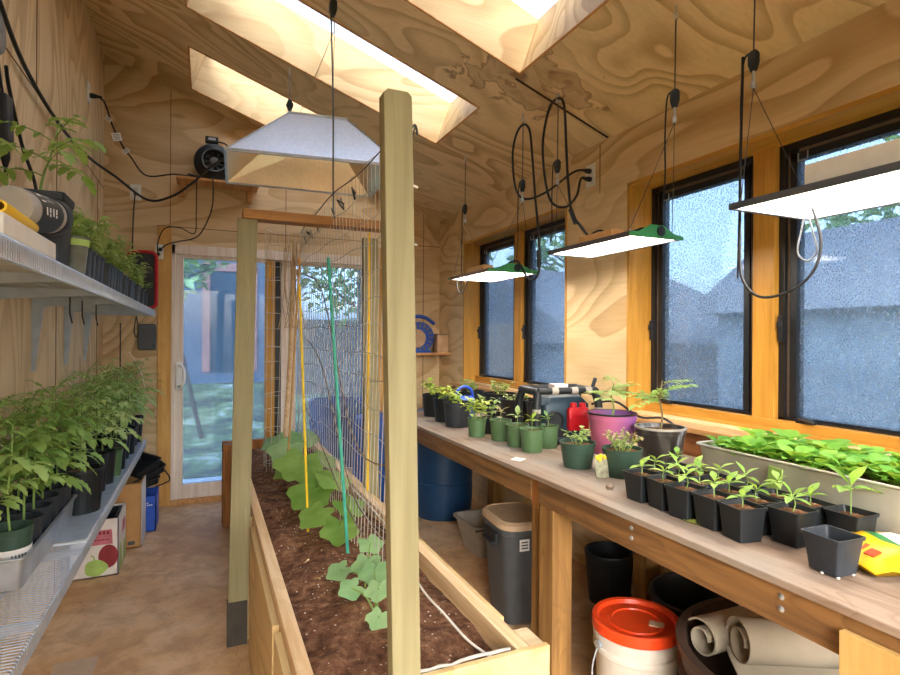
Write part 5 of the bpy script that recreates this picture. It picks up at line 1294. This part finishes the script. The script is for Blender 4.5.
# brown rubber tub with rolled sheets, dark tub behind
t = thing('rubber_tub', 'large round brown rubber tub under the near end of the bench', 'tub', (1.66, 1.06, .001)); R = .375; h = .46
MB().lathe([(0, 0), (R * .86, 0), (R * .9, .02), (R * .95, h * .7), (R * .955, h * .72), (R * 1.0, h * .74), (R * 1.01, h * .80), (R * .975, h * .83), (R * .98, h * .92), (R * 1.02, h * .95), (R * 1.02, h), (R * .95, h), (R * .92, h * .9), (R * .84, .02), (0, .02)], 56).build('tub_body', M['brownrub'], t)
t = thing('black_tub', 'round black plastic tub behind the brown rubber tub under the bench', 'tub', (1.87, 1.645, .001)); t.scale = (.9, .9, 1)
MB().lathe([(0, 0), (.19, 0), (.225, .33), (.238, .335), (.238, .355), (.222, .355), (.215, .33), (.18, .015), (0, .015)], 44).build('tub_body', M['blackpl'], t)
def roll(name, label, c, axis, L, r0, turns, flap):
    axis = Vector(axis).normalized(); u = axis.cross(V(0, 0, 1)).normalized(); w = u.cross(axis); pts = []
    n = int(turns * 26)
    for i in range(n + 1):
        a = 2 * PI * turns * i / n; r = r0 * (.35 + .65 * i / n); pts.append(u * r * math.cos(a) + w * r * math.sin(a))
    tdir = (pts[-1] - pts[-2]).normalized()
    for q in range(1, 5): pts.append(pts[n] + tdir * flap * q / 4)
    th = .005; b = MB(); N = len(pts); c = Vector(c)
    nr = []
    for i in range(N):
        tt = (pts[min(i + 1, N - 1)] - pts[max(i - 1, 0)]).normalized(); nr.append(axis.cross(tt))
    for z in (0, L):
        for i in range(N): b.v.append(c + axis * z + pts[i])
        for i in range(N): b.v.append(c + axis * z + pts[i] + nr[i] * th)
    F = []
    for i in range(N - 1):
        F += [(i, i + 1, 2 * N + i + 1, 2 * N + i), (N + i + 1, N + i, 3 * N + i, 3 * N + i + 1), (i, N + i, N + i + 1, i + 1), (2 * N + i, 2 * N + i + 1, 3 * N + i + 1, 3 * N + i)]
    F += [(N - 1, 2 * N - 1, 4 * N - 1, 3 * N - 1)]
    for f in F: b.f.append(list(f)); b.m.append(0)
    return tag(b.build(name, M['paper'], ang=30), label, 'roll')
roll('foam_roll', 'rolled grey foam sheet lying in the front of the brown tub', (1.475, 1.17, .485), (.9, -.36, -.06), .42, .078, 1.7, .10)
roll('foam_roll', 'second rolled grey sheet behind the first in the brown tub', (1.44, 1.275, .45), (.95, .05, -.05), .30, .06, 1.4, .0)

# ------------------------------------------------------------------ grow lights, hangers and cords
def ratchet_hanger(label, hook, zr, ztop, ends, side=-1):
    h = Vector(hook); t = thing('rope_hanger', label, 'hanger', h)
    b = MB(); b.tube([h, h + V(0, 0, -.03)], .004, 6); b.tube(smooth_path([h + V(0, 0, -.025), h + V(.012, 0, -.04), h + V(0, 0, -.055), h + V(-.012, 0, -.04), h + V(0, 0, -.028)], 4), .0025, 5); b.build('ceiling_hook', M['steel'], t, world=True)
    r = V(h.x, h.y + .004, zr)
    MB().tube([h + V(0, 0, -.05), r + V(0, 0, .03)], .003, 5).build('main_rope', M['rope'], t, world=True)
    MB().rloft([(.007, .010, -.04), (.013, .017, -.015), (.013, .017, .02), (.007, .010, .032)], .5, 4, c=r, capb=True, capt=True).build('ratchet', M['blackpl'], t, world=True)
    j = r + V(0, 0, -.10)
    b = MB(); b.tube([r + V(0, 0, -.03), j], .005, 6); b.lathe([(.008, 0), (.010, .006), (.010, .018), (.006, .024)], 10, c=j); b.build('carabiner', M['steel'], t, world=True)
    b = MB()
    for e in ends: b.tube([j, Vector(e)], .0016, 5)
    b.build('v_wires', M['rope'], t, world=True)
    MB().tube(smooth_path([r + V(0, side * .008, .028), r + V(0, side * .04, .01), r + V(.0, side * .05, -.15), r + V(0, side * .048, -.30), r + V(0, side * .06, ztop - zr + .02)], 6), .0035, 6).build('rope_tail', M['cable'], t, world=True)
    return t
def grow_light(label, x0, x1, y0, y1, z, endmat, drv, frame, drv_y=(-.14, .10, .055)):
    t = thing('grow_light', label, 'grow light', ((x0 + x1) / 2, (y0 + y1) / 2, z))
    MB().box(x0 + .012, x1 - .012, y0 + .012, y1 - .012, z - .0005, z + .003).build('led_board', M['led'], t, world=True, flat=True)
    b = MB(); b.box(x0 - .002, x0 + .012, y0, y1, z - .004, z + .016); b.box(x1 - .012, x1 + .002, y0, y1, z - .004, z + .016); b.box(x0, x1, y0, y0 + .012, z - .004, z + .016); b.box(x0, x1, y1 - .012, y1, z - .004, z + .016)
    b.box(x0 + .011, x1 - .011, y0 + .011, y1 - .011, z + .0035, z + .012); b.build('housing', frame, t, world=True, flat=True, bevel=.001)
    if endmat:
        for y, s in ((y0, -1), (y1, 1)):
            xm = (x0 + x1) / 2; w = (x1 - x0) / 2
            pts = [V(xm - w - .012, y, z - .004), V(xm + w + .012, y, z - .004), V(xm + w + .012, y, z + .010), V(xm + w * .7, y, z + .018), V(xm + w * .25, y, z + .05), V(xm - w * .25, y, z + .05), V(xm - w * .7, y, z + .018), V(xm - w - .012, y, z + .010)]
            epl = MB().prism(pts, (0, s * .004, 0)).build('end_plate', endmat, t, world=True, flat=True)
            MB().lathe([(.022, 0), (.022, .004), (0, .005)], 16, c=(xm + .02, y + s * .004, z + .025), axis=(0, s, 0)).build('dial', M['blackpl'], epl, world=True)
    xm = (x0 + x1) / 2; ym = (y0 + y1) / 2
    MB().box(x0 + .035, x0 + .105, ym + drv_y[0], ym + drv_y[1], z + .0125, z + drv_y[2]).build('driver', drv, t, world=True, flat=True, bevel=.003)
    b = MB(); b.tube(smooth_path([(xm, y0 + .06, z + .016), (xm, y0 + .08, z + .05), (xm, ym - .16, z + .045), (xm, ym - .13, z + .035)], 5), .006, 6)
    b.tube(smooth_path([(xm - .036, ym - .05, z + .03), (xm - .06, ym - .02, z + .07), (xm - .05, ym + .06, z + .07), (xm - .08, ym + .1, z + .016)], 5), .005, 6); b.build('driver_leads', M['cable'], t, world=True)
    for y in (y0 + .03, y1 - .03):
        for x in (x0 + .02, x1 - .02): MB().tube([(x, y, z + .014), (x, y, z + .03)], .003, 5).build('eyelet', M['steel'], t, world=True)
    return t
Z1, Z2, Z3 = 1.80, 1.83, 1.83
grow_light('farthest white LED grow light with green end plates by the far window', 1.535, 1.87, 2.90, 3.48, Z1, M['greenled'], M['driver_o'], M['copper'])
grow_light('middle white LED grow light with green end plates between the two windows', 1.60, 1.875, 1.78, 2.38, Z2, M['greenled'], M['driver_o'], M['ledframe'])
grow_light('nearest large white LED grow light with a bare driver on top', 1.575, 1.975, .70, 1.295, Z3, None, M['driver'], M['dkgrey'], (-.28, .07, .085))
def eyes(x0, x1, y, z): return [(x0 + .02, y, z + .03), (x1 - .02, y, z + .03)]
cz = ceil_z(1.70)
ratchet_hanger('ratchet rope hanger at the far end of the farthest grow light', (1.705, 3.60, ceil_z(1.705)), 2.33, 1.72, eyes(1.535, 1.87, 3.45, Z1), 1)
ratchet_hanger('ratchet rope hanger at the near end of the farthest grow light', (1.70, 2.80, ceil_z(1.70)), 2.30, 1.86, eyes(1.535, 1.87, 2.93, Z1), 1)
ratchet_hanger('ratchet rope hanger at the far end of the middle grow light', (1.72, 2.475, ceil_z(1.72)), 2.325, 1.9, eyes(1.60, 1.875, 2.35, Z2), 1)
ratchet_hanger('ratchet rope hanger at the near end of the middle grow light', (1.70, 1.645, ceil_z(1.70)), 2.36, 1.92, eyes(1.60, 1.875, 1.81, Z2), 1)
ratchet_hanger('ratchet rope hanger at the far end of the nearest grow light', (1.76, 1.345, ceil_z(1.76)), 2.385, 1.6, eyes(1.575, 1.975, 1.265, Z3), 1)
ratchet_hanger('ratchet rope hanger at the near end of the nearest grow light', (1.76, .72, ceil_z(1.76)), 2.385, 1.9, eyes(1.575, 1.975, .73, Z3), 1)
# power cords
t = cable('black power cord looping from the upper socket over a hook to the farthest grow light', [(XR - .05, 2.72, 2.415), (2.02, 2.75, 2.40), (1.85, 2.78, 2.27), (1.72, 2.80, 2.22), (1.70, 2.88, 2.30), (1.70, 2.92, 2.50), (1.70, 2.88, 2.62), (1.70, 2.80, 2.655), (1.70, 2.73, 2.60), (1.70, 2.70, 2.45), (1.71, 2.68, 2.20), (1.72, 2.66, 2.0), (1.73, 2.66, 1.82), (1.73, 2.70, 1.745), (1.72, 2.78, 1.76), (1.71, 2.87, 1.86), (1.70, 2.96, 1.86)], .007)
plug(t, (XR - .012, 2.72, 2.412), (-1, 0, 0), .9); MB().tube([(1.722, 2.66, 1.90), (1.728, 2.66, 1.80)], .012, 8).build('connector', M['blackpl'], t, world=True)
t = cable('black power cord looping from the lower socket over a hook to the middle grow light', [(XR - .05, 2.715, 2.365), (2.04, 2.70, 2.35), (1.95, 2.62, 2.22), (1.80, 2.52, 2.12), (1.73, 2.55, 2.15), (1.72, 2.60, 2.3), (1.72, 2.62, 2.5), (1.72, 2.56, 2.66), (1.72, 2.475, 2.685), (1.72, 2.42, 2.62), (1.72, 2.40, 2.4), (1.72, 2.38, 2.2), (1.73, 2.36, 2.05), (1.74, 2.28, 1.95), (1.75, 2.22, 1.88)], .007)
plug(t, (XR - .012, 2.715, 2.362), (-1, 0, 0), .9); MB().tube([(1.727, 2.37, 2.07), (1.735, 2.335, 1.99)], .012, 8).build('connector', M['blackpl'], t, world=True)
cable('black power cord hanging in a deep loop under the nearest grow light', [(1.77, 1.40, 2.42), (1.765, 1.40, 2.2), (1.76, 1.40, 2.0), (1.76, 1.40, 1.75), (1.76, 1.39, 1.62), (1.77, 1.33, 1.55), (1.79, 1.24, 1.56), (1.81, 1.17, 1.62), (1.82, 1.15, 1.72), (1.80, 1.17, 1.84)], .005)
tag(MB().tube(smooth_path([(1.82, 1.20, 1.825), (1.815, 1.215, 1.75), (1.81, 1.22, 1.69), (1.82, 1.195, 1.66), (1.83, 1.17, 1.69), (1.828, 1.18, 1.75), (1.82, 1.198, 1.82)], 6), .0032, 7).build('cord_bundle', M['dkgrey']), 'small loop of grey cord tied below the nearest grow light', 'cable')
tag(MB().tube(smooth_path([(1.56, 3.42, 1.795), (1.56, 3.40, 1.72), (1.575, 3.36, 1.70), (1.59, 3.33, 1.76), (1.60, 3.30, 1.795)], 6), .0035, 6).build('light_lead', M['cable']), 'thin wire loop sagging below the farthest grow light', 'wire')

# ------------------------------------------------------------------ outdoors
def lawnmat():
    m, t, out = nt('patchy_lawn'); v = coords(t); a = noise(t, v, 1.3, 6, .4, .75); b_ = noise(t, v, 14, 5, .2, .7)
    col = ramp(t, a, [(.34, rgb('#4a4640')), (.45, rgb('#6a6a58')), (.55, rgb('#8a9a66')), (.66, rgb('#d8d6cc'))])
    col = mixc(t, ramp(t, b_, [(.35, (.7, .7, .7)), (.6, K4)]), col, rgb('#33301f')); finish(t, out, col, .9, 0, b_, .6, .1); return m
g = MB(); NN = 40
for i in range(NN + 1):
    for j in range(NN + 1):
        x = -25 + 55 * i / NN; y = -12 + 50 * j / NN
        z = -.14 + (0 if (x < 5 and y < 6) else .0)
        z += .12 * max(0, (y - 6.2) * .55) if x < 5 else 0
        z -= .18 * max(0, min(6, x - 3.5)) if y < 14 else .18 * max(0, min(6, x - 3.5)) * .6
        g.v.append(V(x, y, z))
for i in range(NN):
    for j in range(NN):
        q = i * (NN + 1) + j; g.f.append([q, q + NN + 1, q + NN + 2, q + 1]); g.m.append(0)
gr = struct(g.build('ground', lawnmat(), ang=180))
struct(MB().box(-1.2, 2.2, YB + .13, 6.1, -.3, -.03).build('patio', plain('pale_paving', '#d9d6ce', .8), flat=True))
M['siding'] = plain('blue_grey_siding', '#75808e', .7); M['roof'] = plain('grey_roof', '#6d6e74', .8); M['redframe'] = plain('faded_red_wood', '#9a6a5e', .6); M['bark'] = plain('tree_bark', '#54483c', .9); M['treeleaf'] = leafmat('tree_leaf', '#5f7f4a', '#a3b985', .3); M['fence'] = lumber('garden_fence', '#7d7266', '#564c44', 2)
def house(label, x0, x1, y0, y1, zb, ze, zr, wall, roof, alongx=True):
    t = thing('house', label, 'building', ((x0 + x1) / 2, (y0 + y1) / 2, zb))
    MB().box(x0, x1, y0, y1, zb, ze).build('walls', wall, t, world=True, flat=True)
    e = .4; ym = (y0 + y1) / 2; xm = (x0 + x1) / 2
    if alongx: b = MB().prism([(x0 - e, y0 - e, ze - .05), (x0 - e, y1 + e, ze - .05), (x0 - e, ym, zr)], (x1 - x0 + 2 * e, 0, 0))
    else: b = MB().prism([(x0 - e, y0 - e, ze - .05), (x1 + e, y0 - e, ze - .05), (xm, y0 - e, zr)], (0, y1 - y0 + 2 * e, 0))
    b.build('roof', roof, t, world=True, flat=True); return t
h1 = house('blue grey gabled house seen through the far window', 7.2, 13, 9.2, 17, -1.5, 1.35, 3.3, M['siding'], M['roof'], True)
h2 = house('long low outbuilding seen through the near window', 8.5, 12, -3, 7.2, -1.5, 1.9, 3.4, M['siding'], M['roof'], False)
h3 = house('pale house with a red framed opening seen through the glass door', -4.5, 1.4, 13.5, 18, -.1, 3.6, 5.6, plain('pale_siding', '#505c6c', .7), M['roof'], True)
b = MB()
for x in (.0, 1.0): b.box(x - .08, x + .08, 13.42, 13.5, .6, 3.0)
b.box(-.1, 1.1, 13.42, 13.5, 2.86, 3.05); b.build('red_frame', M['redframe'], h3, world=True, flat=True); MB().box(.05, .95, 13.46, 13.49, .6, 2.9).build('window_glass', M['teal'], h3, world=True, flat=True)
fc = thing('garden_fence', 'weathered board fence beyond the lawn', 'fence', (5, 11.5, 0))
b = MB()
for q in range(26): b.box(1.6 + q * .2, 1.6 + q * .2 + .185, 11.5, 11.53, -.2, 1.75)
b.build('fence_boards', M['fence'], fc, world=True, flat=True)
b = MB(); b.box(1.6, 6.8, 11.53, 11.57, .3, .4); b.box(1.6, 6.8, 11.53, 11.57, 1.4, 1.5); b.build('fence_rails', M['fence'], fc, world=True, flat=True)
def tree(label, x, y, z, h, r, seed, n=1400):
    rn = random.Random(seed); t = thing('garden_tree', label, 'tree', (x, y, z)); b = MB()
    b.tube(smooth_path([(0, 0, 0), (.08, .05, h * .4), (0, 0, h * .85)], 5), r * .06, 9, r1=r * .02)
    for k in range(9):
        a = k * 2.4; q = V(0, 0, h * (.35 + .05 * k)); e = q + V(math.cos(a) * r * .8, math.sin(a) * r * .8, h * .16); b.tube(smooth_path([q, (q + e) / 2 + V(0, 0, .1), e], 4), r * .022, 6, r1=r * .008)
    b.build('trunk', M['bark'], t); b = MB()
    for k in range(n):
        a = rn.uniform(0, 6.28); u = rn.uniform(-1, 1); rr = r * rn.uniform(.35, 1) ** .6; s = math.sqrt(1 - u * u)
        p = V(rr * s * math.cos(a), rr * s * math.sin(a), h * .66 + rr * u * .85); d = V(rn.uniform(-1, 1), rn.uniform(-1, 1), rn.uniform(-.6, .5))
        L = r * rn.uniform(.09, .17); b.leaf(p, d, V(rn.uniform(-1, 1), 0, 1), L, L * .5, .3, (.7, 1, .6), .2)
    b.build('crown', M['treeleaf'], t); return t
tree('leafy tree on the lawn seen through the left door panel', -1.2, 10.5, .25, 4.6, 1.7, 1)
tree('tree with a round crown seen through the right door panel', 2.6, 10.2, .0, 4.8, 1.7, 2)
tree('tree beyond the roof seen through the far window', 7.5, 19, -1.2, 7.5, 2.6, 3)
tree('tree beyond the house at the right of the far window', 14.5, 19.5, -1.2, 8.5, 3.0, 4)
tree('tree standing beyond the near window', 17.0, 7.5, -1.2, 8.5, 3.2, 5)
t = thing('rain_barrel', 'open pale blue rain barrel outside the glass door', 'barrel', (1.26, 5.62, -.03))
MB().lathe([(0, 0), (.27, 0), (.29, .05), (.30, .4), (.30, .72), (.31, .73), (.31, .79), (.285, .79), (.28, .6), (.27, .02), (0, .02)], 40).build('barrel_body', M['blue'], t)
t = thing('garden_tripod', 'dark timber tripod standing on the lawn outside the door', 'tripod', (-.35, 8.2, .1))
for dx, dy in ((-.35, 0), (.3, .1), (.02, -.3)): MB().tube([(dx, dy, -.1), (dx * .05, dy * .05, 1.25)], .03, 7).build('leg', M['bark'], t)
